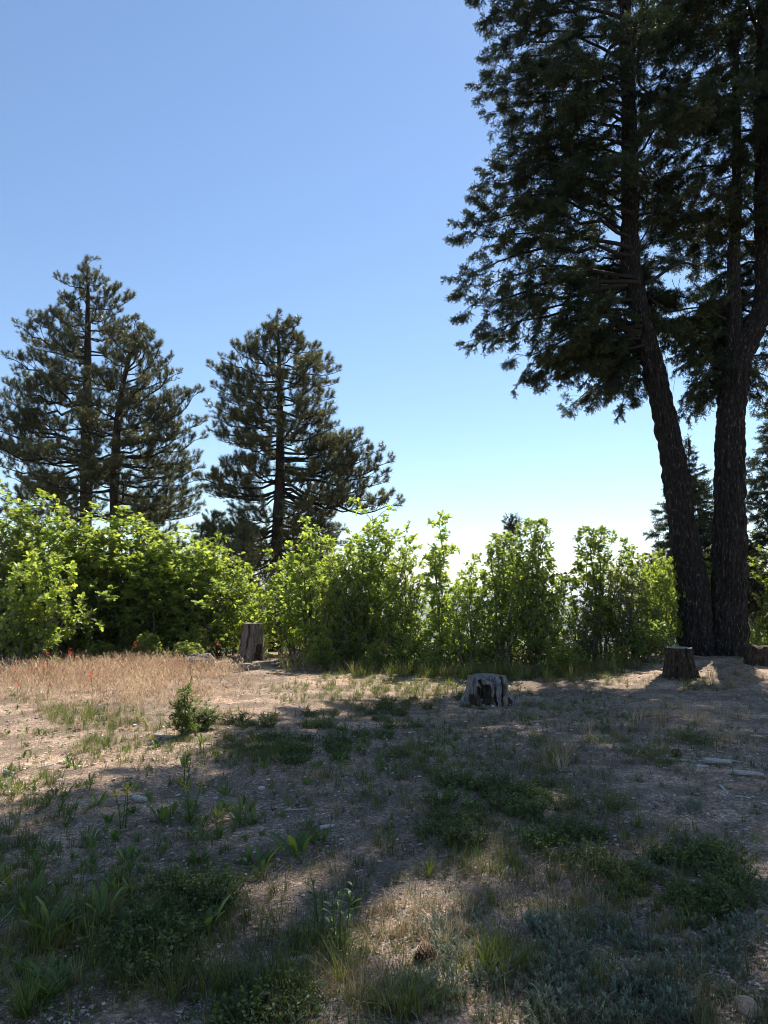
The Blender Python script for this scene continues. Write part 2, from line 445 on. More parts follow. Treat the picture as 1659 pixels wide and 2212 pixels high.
# ------------------------------------------------------------------ ground and far land
def axis(dense0, dense1, step, lo, hi, g=1.12):
    a = list(np.arange(dense0, dense1 + step / 2, step))
    s = step
    while a[-1] < hi:
        s *= g; a.append(a[-1] + s)
    s = step; b = [a[0]]
    while b[-1] > lo:
        s *= g; b.append(b[-1] - s)
    return np.array(b[:0:-1] + a)

xs = axis(-8, 11, 0.065, -14000, 14000)
ys = axis(1.5, 19, 0.065, -9000, 16000)
X, Y = np.meshgrid(xs, ys)
Z = height(X, Y)
near = np.exp(-np.maximum(np.hypot(X, Y) - 18, 0) / 4)
Z = Z + near * (0.012 * noise2(X * 6, Y * 6, 20) + 0.008 * noise2(X * 11, Y * 11, 21))
nx, ny = len(xs), len(ys)
i = (np.arange(ny - 1)[:, None] * nx + np.arange(nx - 1)[None]).ravel()
T = np.concatenate([np.stack([i, i + 1, i + nx + 1], -1), np.stack([i, i + nx + 1, i + nx], -1)])
ground = link(bpy.data.objects.new('ground', mesh_from('ground', np.stack([X, Y, Z], -1).reshape(-1, 3), T, M['soil'], smooth=True)))
tag(ground, kind='structure')

def hills():
    a = np.radians(np.linspace(-75, 75, 260)); rr = np.array([3600, 4000, 4400, 4900, 5500, 6200, 7200.])
    prof = np.array([0, 0.35, 0.7, 1.0, 0.85, 0.5, 0.0])
    A, R_ = np.meshgrid(a, rr)
    crest = 42 + 18 * fbm2(np.degrees(A) * 0.06 + 2, 0 * A, 31) + 6 * fbm2(np.degrees(A) * 0.5, R_ * 0.001, 32)
    Zh = -260 + prof[:, None] * (crest + 120)
    V = np.stack([np.sin(A) * R_, np.cos(A) * R_, Zh], -1).reshape(-1, 3)
    n = len(a); i = (np.arange(len(rr) - 1)[:, None] * n + np.arange(n - 1)[None]).ravel()
    T = np.concatenate([np.stack([i, i + 1, i + n + 1], -1), np.stack([i, i + n + 1, i + n], -1)])
    m = wood_mat('forest_slope', [(0.35, (0.035, 0.05, 0.03)), (0.65, (0.10, 0.10, 0.06))], (0.004, 0.004, 0.004), 1.0, 0.0)
    tag(link(bpy.data.objects.new('hills', mesh_from('hills', V, T, m, smooth=True))), kind='structure')
hills()
build_haze()

# ------------------------------------------------------------------ conifer branch prototypes
def fir_spray():
    """a little three-fingered twig, x forward, flat, clothed in short needles"""
    g = Geo(); r = np.random.default_rng(5)
    segs = [((0, 0, 0), (1, 0, 0.0), 0.16), ((0.03, 0, 0), (0.7, 0.7, 0.1), 0.09), ((0.05, 0, 0), (0.7, -0.7, -0.1), 0.09), ((0.08, 0, 0), (0.8, 0.1, 0.6), 0.06)]
    for p, d, L in segs:
        d = unit(d); n = int(L / 0.0125)
        for k in range(n):
            for s in range(2):
                q = np.array(p) + d * (L * (k + 0.3 + 0.3 * s) / n)
                ang = r.uniform(0, 2 * np.pi)
                side = unit(np.cross(d, [0, 0, 1])) * math.cos(ang) + np.array([0, 0, 1]) * math.sin(ang)
                nd = unit(d * 0.75 + side)
                w = unit(np.cross(nd, r.normal(size=3))) * 0.0056
                Ln = 0.033 * r.uniform(0.8, 1.15)
                g.add([q - w, q + w, q + nd * Ln], [[0, 1, 2]], r.uniform(-0.12, 0.12) + 0.12 * (k / n))
    return np.concatenate(g.V), np.concatenate(g.T), np.concatenate(g.C)

def pine_tuft():
    g = Geo(); r = np.random.default_rng(6)
    for k in range(34):
        t = k / 34
        q = np.array([-0.10 + 0.13 * t, 0, 0])
        ang = k * 2.4
        sp_ = math.radians(78 - 48 * t + r.uniform(-8, 8))
        nd = np.array([math.cos(sp_), math.sin(sp_) * math.cos(ang), math.sin(sp_) * math.sin(ang)])
        w = unit(np.cross(nd, r.normal(size=3))) * 0.0072
        g.add([q - w, q + w, q + nd * 0.16 * r.uniform(0.85, 1.1)], [[0, 1, 2]], r.uniform(-0.2, 0.2) + (0.1 if t > 0.6 else -0.05))
    return np.concatenate(g.V), np.concatenate(g.T), np.concatenate(g.C)

def ico(sub=1):
    t = (1 + 5 ** .5) / 2
    V = [(-1, t, 0), (1, t, 0), (-1, -t, 0), (1, -t, 0), (0, -1, t), (0, 1, t), (0, -1, -t), (0, 1, -t), (t, 0, -1), (t, 0, 1), (-t, 0, -1), (-t, 0, 1)]
    T = [(0, 11, 5), (0, 5, 1), (0, 1, 7), (0, 7, 10), (0, 10, 11), (1, 5, 9), (5, 11, 4), (11, 10, 2), (10, 7, 6), (7, 1, 8), (3, 9, 4), (3, 4, 2), (3, 2, 6), (3, 6, 8), (3, 8, 9), (4, 9, 5), (2, 4, 11), (6, 2, 10), (8, 6, 7), (9, 8, 1)]
    V = [tuple(unit(v)) for v in V]
    for _ in range(sub):
        cache, T2 = {}, []
        def mid(a, b_):
            k = (min(a, b_), max(a, b_))
            if k not in cache:
                V.append(tuple(unit((np.array(V[a]) + V[b_]) / 2))); cache[k] = len(V) - 1
            return cache[k]
        for a, b_, c in T:
            x, y, z = mid(a, b_), mid(b_, c), mid(c, a)
            T2 += [(a, x, z), (b_, y, x), (c, z, y), (x, y, z)]
        T = T2
    return np.array(V), np.array(T)
ICO0, ICO1, ICO2 = ico(0), ico(1), ico(2)

SPRAY, TUFT = fir_spray(), pine_tuft()

def norm_branch(Vlist, L_end):
    return Vlist

def make_fir_branch(L, seed, sparse=1.0):
    r = np.random.default_rng(seed)
    n = 10
    t = np.linspace(0, 1, n + 1)
    P = np.stack([L * t, L * 0.05 * np.sin(t * 5 + seed), L * 0.10 * np.sin(np.pi * t)], -1) + np.concatenate([[[0, 0, 0]], r.normal(0, 0.012 * L, (n - 1, 3)), [[0, 0, 0]]])
    w = Geo(); w.add(*tube(P, np.linspace(0.012 * L + 0.004, 0.003, n + 1), 5))
    pos, dr = [], []
    def twig(p, d, l, depth):
        Q = curve_pts(p, d, l, 5, -0.25 if depth == 1 else -0.1, 0.35, r)
        w.add(*tube(Q, np.linspace(0.0035 + 0.004 * l, 0.0015, 6), 3, False))
        step = 0.07
        m = max(2, int(l / step)); side = 1
        q0 = Q[-1]
        for k in range(m):
            f = (k + 0.6) / m
            if depth == 1 and f < (0.38 if l > .3 else .15): continue
            if noise3(q0[0] * 2.2 + seed, q0[1] * 2.2, q0[2] * 3 + k * .3, seed)  < -0.32: continue
            q, dd = interp(Q, f)
            s = unit(np.cross(dd, [0, 0, 1])) * side; side = -side
            pos.append(q); dr.append(unit(dd * 0.8 + s * r.uniform(0.5, 1.0) + np.array([0, 0, r.uniform(-0.55, 0.15)])))
            if depth == 1 and l > 0.28 and r.random() < 0.65:
                twig(q, unit(dd * 0.7 + s + np.array([0, 0, -0.35])), l * r.uniform(0.25, 0.45) * (1 - f * 0.5), 2)
        e = unit(Q[-1] - Q[-2])
        for _ in range(3 if depth == 1 else 2):
            pos.append(Q[-1] - e * r.uniform(.0, .16)); dr.append(unit(e * .9 + r.normal(0, .42, 3) + [0, 0, -.25]))
    m = int(5 + L / 0.13); side = 1
    for k in range(m):
        f = 0.14 + 0.86 * (k + r.uniform(0, .6)) / m
        if f > 0.985: f = 0.985
        p, d = interp(P, f)
        s = unit(np.cross(d, [0, 0, 1])) * side; side = -side
        l = (0.27 * L * (1 - f) ** 0.7 * min(1, 0.3 + f * 1.6) + 0.14) * r.uniform(0.5, 1.35)
        twig(p, unit(d * r.uniform(0.3, 1.1) + s * r.uniform(.4, 1) + np.array([0, 0, r.uniform(-0.75, 0.35)])), l, 1)
    pos.append(P[-1] - np.array([0.05, 0, 0])); dr.append(np.array([1, 0, -0.1]))
    pos, dr = np.array(pos), np.array(dr)
    nd = Geo()
    sc_ = r.uniform(0.7, 1.5, len(pos))
    R = basis(dr, roll=r.uniform(-0.9, 0.9, len(pos))) * sc_[:, None, None]
    tint = np.clip(r.normal(0.4, 0.12, len(pos)) + .35 * noise3(pos[:, 0] * 1.6 + seed, pos[:, 1] * 1.6, pos[:, 2] * 3, seed), 0, 1)
    nd.stamp(SPRAY[0], SPRAY[1], R, pos, tint, 0, SPRAY[2])
    if L > 1.4:
        for k in range(int(7 * L)):
            q = pos[r.integers(0, len(pos))]
            if q[0] < L * .45: continue
            V = ICO0[0] * np.array([.016, .016, .036]) * r.uniform(.8, 1.15) + q - [0, 0, .045]
            nd.add(V, ICO0[1], .5, 1)
    return L, w.mesh('branch', M['branch_wood']), nd.mesh('needles', [M['fir_needles'], M['cone_scales']])

def make_pine_branch(L, seed, dense=1.0):
    r = np.random.default_rng(seed)
    n = 10
    t = np.linspace(0, 1, n + 1)
    P = np.stack([L * t, L * 0.06 * np.sin(t * 4 + seed), -L * 0.09 * np.sin(np.pi * t)], -1) + np.concatenate([[[0, 0, 0]], r.normal(0, 0.016 * L, (n - 1, 3)), [[0, 0, 0]]])
    w = Geo(); w.add(*tube(P, np.linspace(0.016 * L + 0.008, 0.008, n + 1), 5))
    pos, dr = [], []
    def twig(p, d, l, depth):
        Q = curve_pts(p, d, l, 4, 0.75, 0.3, r)
        w.add(*tube(Q, np.linspace(0.005 + 0.008 * l, 0.005, 5), 3, False))
        if depth < 2 and l > 0.35:
            m = int(l / 0.15); side = 1 if r.random() < .5 else -1
            for k in range(m):
                f = 0.3 + 0.65 * (k + 0.5) / m
                q, dd = interp(Q, f)
                s = unit(np.cross(dd, [0, 0, 1])) * side; side = -side
                if r.random() < 0.85 * dense:
                    twig(q, unit(dd * 0.8 + s * 0.9 + np.array([0, 0, r.uniform(0, 0.5)])), max(0.12, l * r.uniform(0.22, 0.42) * (1.1 - f * 0.6)), depth + 1)
        pos.append(Q[-1]); dr.append(unit(Q[-1] - Q[-2]))
        if l > .3: pos.append(Q[-2]); dr.append(unit(Q[-1] - Q[-2] + r.normal(0, .5, 3)))
    m = int(4 + L / 0.19 * dense); side = 1
    for k in range(m):
        f = min(0.97, 0.22 + 0.78 * (k + r.uniform(0, .7)) / m)
        p, d = interp(P, f)
        s = unit(np.cross(d, [0, 0, 1])) * side; side = -side
        l = (0.36 * L * (1 - f) ** 0.8 * min(1, 0.4 + f * 1.4) + 0.2) * r.uniform(0.4, 1.45)
        twig(p, unit(d * r.uniform(0.6, 1.1) + s * r.uniform(0.2, 1) + np.array([0, 0, r.uniform(-0.1, 0.7)])), l, 1)
    pos.append(P[-1]); dr.append(np.array([1, 0, 0.25]))
    pos.append(P[-1] - [0.15, 0, 0]); dr.append(np.array([1, 0.5, 0.5]))
    pos, dr = np.array(pos), np.array(dr)
    nd = Geo()
    sc_ = r.uniform(0.65, 1.2, len(pos))
    R = basis(dr, roll=r.uniform(-3, 3, len(pos))) * sc_[:, None, None]
    nd.stamp(TUFT[0], TUFT[1], R, pos, np.clip(r.normal(0.45, 0.15, len(pos)), 0, 1), 0, TUFT[2])
    return L, w.mesh('branch', M['branch_wood']), nd.mesh('needles', M['pine_needles'])

FIR = [make_fir_branch(L, 100 + k + int(L * 10)) for L in (0.55, 1.0, 1.7, 2.6, 3.8) for k in range(3)]
PINE = [make_pine_branch(L, 200 + k + int(L * 10)) for L in (0.6, 1.1, 1.9, 3.0, 4.4) for k in range(3)]

def add_branch(root, protos, start, tip, r, ntag='branch', needles=True):
    """a bough from the trunk to its tip, with its needles below it"""
    start, tip = np.asarray(start, float), np.asarray(tip, float)
    d = tip - start; L = float(np.linalg.norm(d))
    best = sorted(protos, key=lambda p: abs(math.log(p[0] / L)))[:3]
    Lp, wood, nee = best[r.randrange(len(best))]
    s = L / Lp
    x = d / L; up = np.array([0, 0, 1.0])
    if abs(x[2]) > 0.93: up = np.array([r.uniform(-1, 1), r.uniform(-1, 1), 0.05])
    y = unit(np.cross(up, x)); z = np.cross(x, y)
    a = r.uniform(-0.35, 0.35)
    y, z = y * math.cos(a) + z * math.sin(a), z * math.cos(a) - y * math.sin(a)
    flip = 1 if r.random() < 0.5 else -1      # rotate-only mirror substitute: scale y
    m = Matrix(((x[0] * s, y[0] * s, z[0] * s, start[0]), (x[1] * s, y[1] * s, z[1] * s, start[1]), (x[2] * s, y[2] * s, z[2] * s, start[2]), (0, 0, 0, 1)))
    o = bpy.data.objects.new('branch', wood)
    link(o, root)
    o.matrix_local = Matrix.Translation(-root.location) @ m
    if needles:
        n = bpy.data.objects.new('needles', nee)
        link(n, o)
    return o

def empty(name, loc):
    o = bpy.data.objects.new(name, None)
    o.empty_display_size = 0.3
    o.location = Vector([float(c) for c in loc])
    return link(o)

def catmull(P, n):
    P = np.asarray(P, float)
    Q = np.vstack([2 * P[0] - P[1], P, 2 * P[-1] - P[-2]])
    t = np.linspace(0, len(P) - 1 - 1e-6, n); i = t.astype(int); f = (t - i)[:, None]
    a, b, c, d = Q[i], Q[i + 1], Q[i + 2], Q[i + 3]
    return 0.5 * (2 * b + (c - a) * f + (2 * a - 5 * b + 4 * c - d) * f ** 2 + (3 * b - a - 3 * c + d) * f ** 3)

def bark_trunk(root, name, pts, mat, sides=72, ring=0.05, amp=0.028, freq=22, flare=0.0, seed=0):
    """pts: rows x, y, z, r.  Furrowed bark as real relief."""
    pts = np.asarray(pts, float)
    L = np.linalg.norm(np.diff(pts[:, :3], axis=0), axis=1).sum()
    C = catmull(pts, max(8, int(L / ring)))
    P, R = C[:, :3], C[:, 3]
    a = np.linspace(0, 2 * np.pi, sides, endpoint=False)
    s = np.concatenate([[0], np.cumsum(np.linalg.norm(np.diff(P, axis=0), axis=1))])
    cx, cy = np.cos(a)[None] * R[:, None], np.sin(a)[None] * R[:, None]
    zz = s[:, None] * np.ones(sides)[None]
    f = freq
    wx = 0.5 * noise3(cx * 6, cy * 6, zz * 2.2, seed + 5)
    n1 = 1 - np.abs(noise3(cx * f * 0.55 + wx, cy * f * 0.55, zz * f * 0.13, seed + 1)) * 2
    n2 = noise3(cx * f * 1.5, cy * f * 1.5, zz * f * 0.42, seed + 2)
    n3 = noise3(cx * 3, cy * 3, zz * 0.8, seed + 3)
    fl = flare * np.exp(-s / 0.30)[:, None] * (1 + 0.5 * np.sin(a * 5 + seed)[None] + 0.3 * np.sin(a * 3 + 1)[None])
    rr = (-n1 * amp + n2 * amp * 0.75) * np.minimum(1, R / 0.25)[:, None] + n3 * 0.03 * (R / 0.35)[:, None] + fl
    bump = 1 + rr / R[:, None]
    V, T = tube(P - np.array(root.location), R, sides, True, bump)
    o = link(bpy.data.objects.new(name, mesh_from(name, V, T, mat, smooth=False)), root)
    return P, R

def trunk_point(P, z):
    i = int(np.clip(np.searchsorted(P[:, 2], z), 1, len(P) - 1))
    f = (z - P[i - 1, 2]) / max(1e-6, P[i, 2] - P[i - 1, 2])
    return P[i - 1] * (1 - f) + P[i] * f

def path_px(rows, Y):
    """rows: u, v, width in px (Y depth or per-row)"""
    out = []
    for row in rows:
        y = row[3] if len(row) > 3 else Y
        p = at(row[0], row[1], y)
        depth = np.dot(p - CAM, [0, cp, sp])
        out.append([*p, row[2] / 2 / FPX * depth * .89])
    return np.array(out)

# ------------------------------------------------------------------ the big double fir
def big_fir():
    Y0 = 15.2
    base = ground_at(1535, 1412)
    YB = base[1]
    root = empty('fir_tree', base)
    tag(root, 'tall dark fir with two thick trunks fused at the base, towering over the right side', 'tree')
    r = random.Random(3)
    s1 = path_px([(1506, 1432, 96), (1503, 1380, 84), (1497, 1280, 74), (1483, 1180, 66), (1462, 1040, 62), (1442, 930, 57), (1414, 800, 52), (1388, 700, 49), (1371, 620, 46), (1362, 540, 44), (1360, 440, 41), (1360, 320, 37), (1357, 180, 33), (1352, 60, 30), (1350, 0, 28)], YB)
    top = s1[-1].copy()
    s1 = np.vstack([s1, [top[0] - .05, top[1], 17.8, .21], [top[0] - .1, top[1], 20.5, .12], [top[0], top[1], 23.2, .02]])
    s2 = path_px([(1569, 1432, 104), (1571, 1380, 90), (1574, 1280, 80), (1575, 1180, 74), (1576, 1040, 68), (1578, 920, 65), (1588, 820, 66), (1600, 760, 66), (1634, 700, 52), (1652, 640, 47), (1653, 540, 46), (1651, 400, 44), (1649, 200, 38), (1648, 0, 33)], YB)
    top2 = s2[-1].copy()
    s2 = np.vstack([s2, [top2[0], top2[1], 18, .22], [top2[0], top2[1], 21, .1], [top2[0], top2[1], 22.8, .02]])
    s3 = path_px([(1594, 800, 40), (1586, 730, 38), (1586, 640, 33), (1585, 560, 28), (1590, 460, 24), (1592, 330, 20), (1590, 180, 16), (1588, 40, 10)], YB)
    tr = []
    for k, s in enumerate((s1, s2, s3)):
        tr.append(bark_trunk(root, 'trunk', s, M['fir_bark'], 84 if k < 2 else 36, 0.045, 0.034, 24, 0.05 if k < 2 else 0, 10 * k)[0])
    P1, P2, P3 = tr
    def br(P, v, tu, tv, dy, Yt=None):
        z = at(1360, v, YB)[2]
        st = trunk_point(P, z)
        tip = at(tu, tv, YB + dy)
        add_branch(root, FIR, st, tip, r)
    # outline of the left side, tips as they stand against the sky
    for v, tu, tv, dy in [(700, 1000, 735, .2), (618, 985, 690, -.5), (600, 978, 640, .6), (560, 972, 598, 0), (545, 975, 520, .5), (520, 985, 478, -.2),
                          (500, 1010, 450, .9), (470, 1015, 430, -.6), (440, 1045, 400, .3), (415, 1040, 360, -.3), (395, 1065, 335, .7), (350, 1100, 318, 0), (330, 1100, 285, -.7),
                          (300, 1070, 262, .4), (265, 1048, 235, -.2), (240, 1050, 205, .8), (215, 1020, 178, 0), (190, 1045, 160, -.8), (160, 1040, 130, .4), (130, 1055, 100, -.4),
                          (105, 1036, 62, .2), (75, 1045, 30, .7), (55, 1015, 4, -.4), (25, 1040, -30, .2),
                          (650, 1045, 742, .4), (715, 1092, 790, -.5), (730, 1115, 828, .1), (745, 1165, 832, .6), (740, 1180, 790, -.3), (705, 1215, 775, .9), (730, 1255, 835, .1), (760, 1272, 878, .5),
                          (770, 1300, 860, -.4), (790, 1335, 905, .2), (800, 1370, 870, .6), (760, 1320, 800, 1.0), (700, 1240, 720, -.9), (660, 1150, 700, 1.0)]:
        br(P1, v, tu, tv, dy)
    for v, tu, tv, dy in [(610, 1480, 560, .2), (650, 1490, 640, .6), (690, 1470, 720, -.2), (720, 1500, 700, .9), (560, 1490, 500, .1), (500, 1480, 450, -.3), (440, 1490, 380, .5), (380, 1480, 300, 0), (300, 1490, 260, .6), (220, 1480, 160, -.4), (150, 1490, 80, .3), (60, 1480, 20, .4)]:
        br(P1, v, tu, tv, dy)
    for v, tu, tv, dy in [(800, 1465, 900, .2), (790, 1490, 905, .7), (770, 1475, 860, -.3), (750, 1462, 800, .5), (740, 1500, 850, 1.1), (730, 1465, 740, .1), (700, 1475, 690, .8), (680, 1500, 640, -.5), (760, 1520, 880, 1.3), (720, 1510, 800, 1.4)]:
        br(P3 if v < 735 else P2, v, tu, tv, dy)
    for v, tu, tv, dy in [(820, 1690, 900, .6), (800, 1700, 840, -.2), (770, 1720, 800, .5), (730, 1725, 720, 0), (690, 1740, 650, .4)]:
        br(P2, v, tu, tv, dy)
    # openings in the crown where the sun comes through
    gaps = [(ground_at(u, v), q) for u, v, q in ((880, 2000, .20), (975, 1965, .20), (800, 2075, .20), (690, 2150, .14), (570, 1705, .16), (345, 1692, .16))]
    sv = np.array(sun_dir)
    def in_gap(a, b):
        for p, q in gaps:
            for f in np.linspace(.1, 1, 7):
                w_ = a + (b - a) * f - p
                if np.linalg.norm(w_ - sv * np.dot(w_, sv)) < q + .12: return True
        return False
    # the rest of the crown, all round and above the frame
    n = 0
    for P, zlo, zhi, cnt, R0 in ((P1, 9.2, 15.5, 32, 3.5), (P1, 15.5, 22.8, 48, 4.0), (P2, 9.0, 15.5, 32, 3.4), (P2, 15.5, 22.6, 44, 4.1), (P3, 8.6, 14.3, 16, 1.6)):
        az = r.uniform(0, 6)
        for k in range(cnt):
            z = zlo + (zhi - zlo) * (k + r.random()) / cnt
            az += 2.4 + r.uniform(-.4, .4)
            env = R0 * min(1, (23.6 - z) / 4.6 if R0 > 2 else 1) * r.uniform(0.62, 1.05)
            if z < 10: env *= 0.8
            dx, dy = math.cos(az), math.sin(az)
            if P is P1 and dx < -0.6: env *= 0.95
            L = max(0.5, env)
            st = trunk_point(P, z)
            rise = (-0.28 + 0.75 * ((z - 8.6) / 14) ** 1.2) * L + r.uniform(-.3, .3)
            tip = st + np.array([dx * L, dy * L, rise])
            if z < 10 and dy < -0.3: tip[2] += 0.9
            if in_gap(st, tip): continue
            add_branch(root, FIR, st, tip, r)
    for P, zlo, zhi, cnt in ((P2, 6.4, 9.2, 20), (P1, 6.3, 9.0, 16)):
        for k in range(cnt):
            a_ = r.uniform(.15, 2.3) if P is P2 else r.uniform(.6, 2.9); L = r.uniform(1.6, 3.0); st = trunk_point(P, zlo + (zhi - zlo) * k / cnt)
            add_branch(root, FIR, st, st + np.array([math.cos(a_) * L, math.sin(a_) * L, r.uniform(-.25, .3) * L]), r)
    # bare hooked limbs between the trunks and thick stubs
    g = []
    def limb(uvs, w0, w1, dy=-0.2):
        rows = [(u, v, w0 + (w1 - w0) * k / (len(uvs) - 1)) for k, (u, v) in enumerate(uvs)]
        C = catmull(path_px(rows, YB + dy), 22)
        V, T = tube(C[:, :3] - base, C[:, 3], 7)
        link(bpy.data.objects.new('limb', mesh_from('limb', V, T, M['branch_wood'], smooth=True)), root)
    limb([(1355, 614), (1320, 620), (1280, 628), (1240, 640), (1205, 644), (1170, 636), (1135, 640), (1118, 655)], 13, 5)
    limb([(1362, 672), (1330, 668), (1290, 675), (1250, 700), (1200, 730)], 9, 3, -.4)
    limb([(1384, 722), (1355, 712), (1330, 700), (1316, 680), (1308, 640)], 22, 10, -.1)
    limb([(1392, 745), (1350, 755), (1300, 760), (1255, 752)], 7, 3, -.3)
    limb([(1394, 612), (1420, 598), (1448, 578), (1475, 568), (1510, 575)], 10, 4, -.2)
    limb([(1375, 362), (1400, 385), (1412, 430), (1405, 480), (1385, 520), (1360, 555)], 7, 3, -.5)
    limb([(1372, 345), (1390, 360), (1398, 400), (1396, 440), (1388, 470)], 7, 3, -.3)
    limb([(1400, 360), (1422, 385), (1430, 420), (1424, 460)], 5, 2, -.2)
    limb([(1400, 640), (1425, 660), (1450, 672), (1500, 665), (1560, 668)], 7, 3, .1)
    limb([(1568, 690), (1530, 670), (1500, 650), (1470, 640)], 7, 3, -.1)
    limb([(1604, 660), (1620, 640), (1640, 632), (1655, 640)], 14, 8, .1)
    for k in range(16):
        s = at(r.uniform(1395, 1560), r.uniform(560, 760), YB + r.uniform(-.6, .6))
        Q = curve_pts(s, (r.uniform(-.6, .6), r.uniform(-.4, .4), -1), r.uniform(.4, 1.2), 6, 0.2, .5)
        V, T = tube(Q - base, np.linspace(.008, .003, 7), 3)
        link(bpy.data.objects.new('twig', mesh_from('twig', V, T, M['branch_wood'])), root)
    # small dark cones hanging at the tips
    return root
big_fir()

# ------------------------------------------------------------------ ponderosa pines
def pine(name, label, Y, trunk, tips, fill, group=None, seed=1, lower=None, top_pts=True):
    rows = trunk
    s = path_px(rows, Y)
    b = np.array([s[0, 0], s[0, 1], H(s[0, 0], s[0, 1])])
    s = np.vstack([[b[0], b[1], b[2] - 0.1, s[0, 3] * 1.25], s])
    root = empty('pine_tree', b)
    tag(root, label, 'tree', group)
    P, R = bark_trunk(root, 'trunk', s, M['pine_bark'], 20, 0.16, 0.02, 14, 0.03, seed)
    r = random.Random(seed)
    zof = lambda u, v: at(u, v, Y)[2]
    for (v, tu, tv) in tips:
        st = trunk_point(P, zof(rows[0][0], v))
        add_branch(root, PINE, st, at(tu, tv, Y + r.uniform(-.7, .7)), r)
    az = r.uniform(0, 6)
    for (v0, v1, cnt, rad0, rad1, rise0, rise1) in fill:
        for k in range(cnt):
            f = (k + r.random()) / cnt
            v = v0 + (v1 - v0) * f
            st = trunk_point(P, zof(rows[0][0], v))
            az += 2.4 + r.uniform(-.35, .35)
            L = (rad0 + (rad1 - rad0) * f) * r.uniform(.7, 1.08)
            tip = st + np.array([math.cos(az) * L, math.sin(az) * L, (rise0 + (rise1 - rise0) * f) * L + r.uniform(-.2, .2)])
            add_branch(root, PINE, st, tip, r)
    zs, ze = zof(rows[0][0], 1120), P[-1][2] - .8
    for k in range(15):
        z = zs + (ze - zs) * (k + r.random()) / 15; st = trunk_point(P, z); a_ = -1.57 + r.uniform(-.9, .9)
        L = (.7 + 1.9 * (ze - z) / (ze - zs)) * r.uniform(.6, 1.05)
        add_branch(root, PINE, st, st + np.array([math.cos(a_) * L, math.sin(a_) * L, r.uniform(.1, .5) * L]), r)
    # leader
    add_branch(root, PINE, P[-6], P[-1] + np.array([0, 0, .45]), r)
    return root

def c1(x, y):       # crop of the left pines -> frame pixels
    return (x * 0.285, 531 + y * 0.285)
def c2(x, y):
    return (398 + x * 0.32, 630.5 + y * 0.32)

def T1(rows, c):
    return [(c(0, a)[1], *c(x, y)) for a, x, y in rows]

pine('left_pine', 'tallest ponderosa pine at far left with a pointed top', 31.0,
     [(184, 1160, 30), (186, 1040, 29), (188, 900, 25), (189, 780, 19), (190, 690, 13), (190, 620, 7), (188, 574, 3)],
     T1([(330, 405, 230), (380, 450, 430), (540, 540, 490), (600, 400, 520), (680, 210, 540), (700, 300, 540), (800, 120, 615), (830, 200, 720), (900, 390, 800), (1000, 60, 850), (1040, 250, 800),
         (1060, 90, 950), (1120, 380, 1060), (1200, 10, 1030), (1250, -60, 1130), (1200, 120, 1080), (1480, 10, 1290), (1520, -100, 1350), (1460, -80, 1230), (1600, -120, 1480), (1500, 200, 1230), (1650, 20, 1560), (1700, -90, 1640),
         (1750, 30, 1730), (1850, 20, 1850), (1900, 60, 1960), (1950, 200, 2050),
         (220, 750, 200), (300, 830, 260), (400, 900, 320), (480, 990, 400), (560, 930, 500), (640, 1020, 545), (700, 950, 640), (800, 1060, 700)], c1),
     [(1130, 940, 12, 4.0, 4.2, -.05, .05), (940, 780, 12, 3.4, 2.7, .05, .25), (780, 640, 12, 2.2, 1.2, .35, .7), (640, 590, 5, .8, .4, .9, 1.2)], None, 21)

pine('left_pine', 'ponderosa pine with a rounded crown growing against the tallest pine, on its right', 29.0,
     [(247, 1160, 24), (248, 1044, 23), (253, 930, 18), (262, 850, 14), (278, 780, 10), (298, 725, 5)],
     [(930, 428, 835), (950, 440, 850), (960, 448, 900), (980, 445, 950), (1000, 430, 985), (1020, 440, 1010), (1060, 430, 1060), (1080, 440, 1090), (1100, 425, 1110), (900, 398, 850), (880, 375, 800), (850, 372, 765), (830, 350, 745), (800, 335, 730),
      (990, 400, 930), (1040, 395, 1010), (1090, 380, 1120), (800, 320, 712), (930, 385, 890), (1110, 330, 1150), (940, 160, 900), (980, 130, 990), (1050, 110, 1060)],
     [(1140, 960, 12, 3.4, 3.4, -.05, .1), (960, 820, 12, 2.9, 2.2, .1, .3), (820, 730, 9, 1.6, .7, .4, .9)], None, 22)

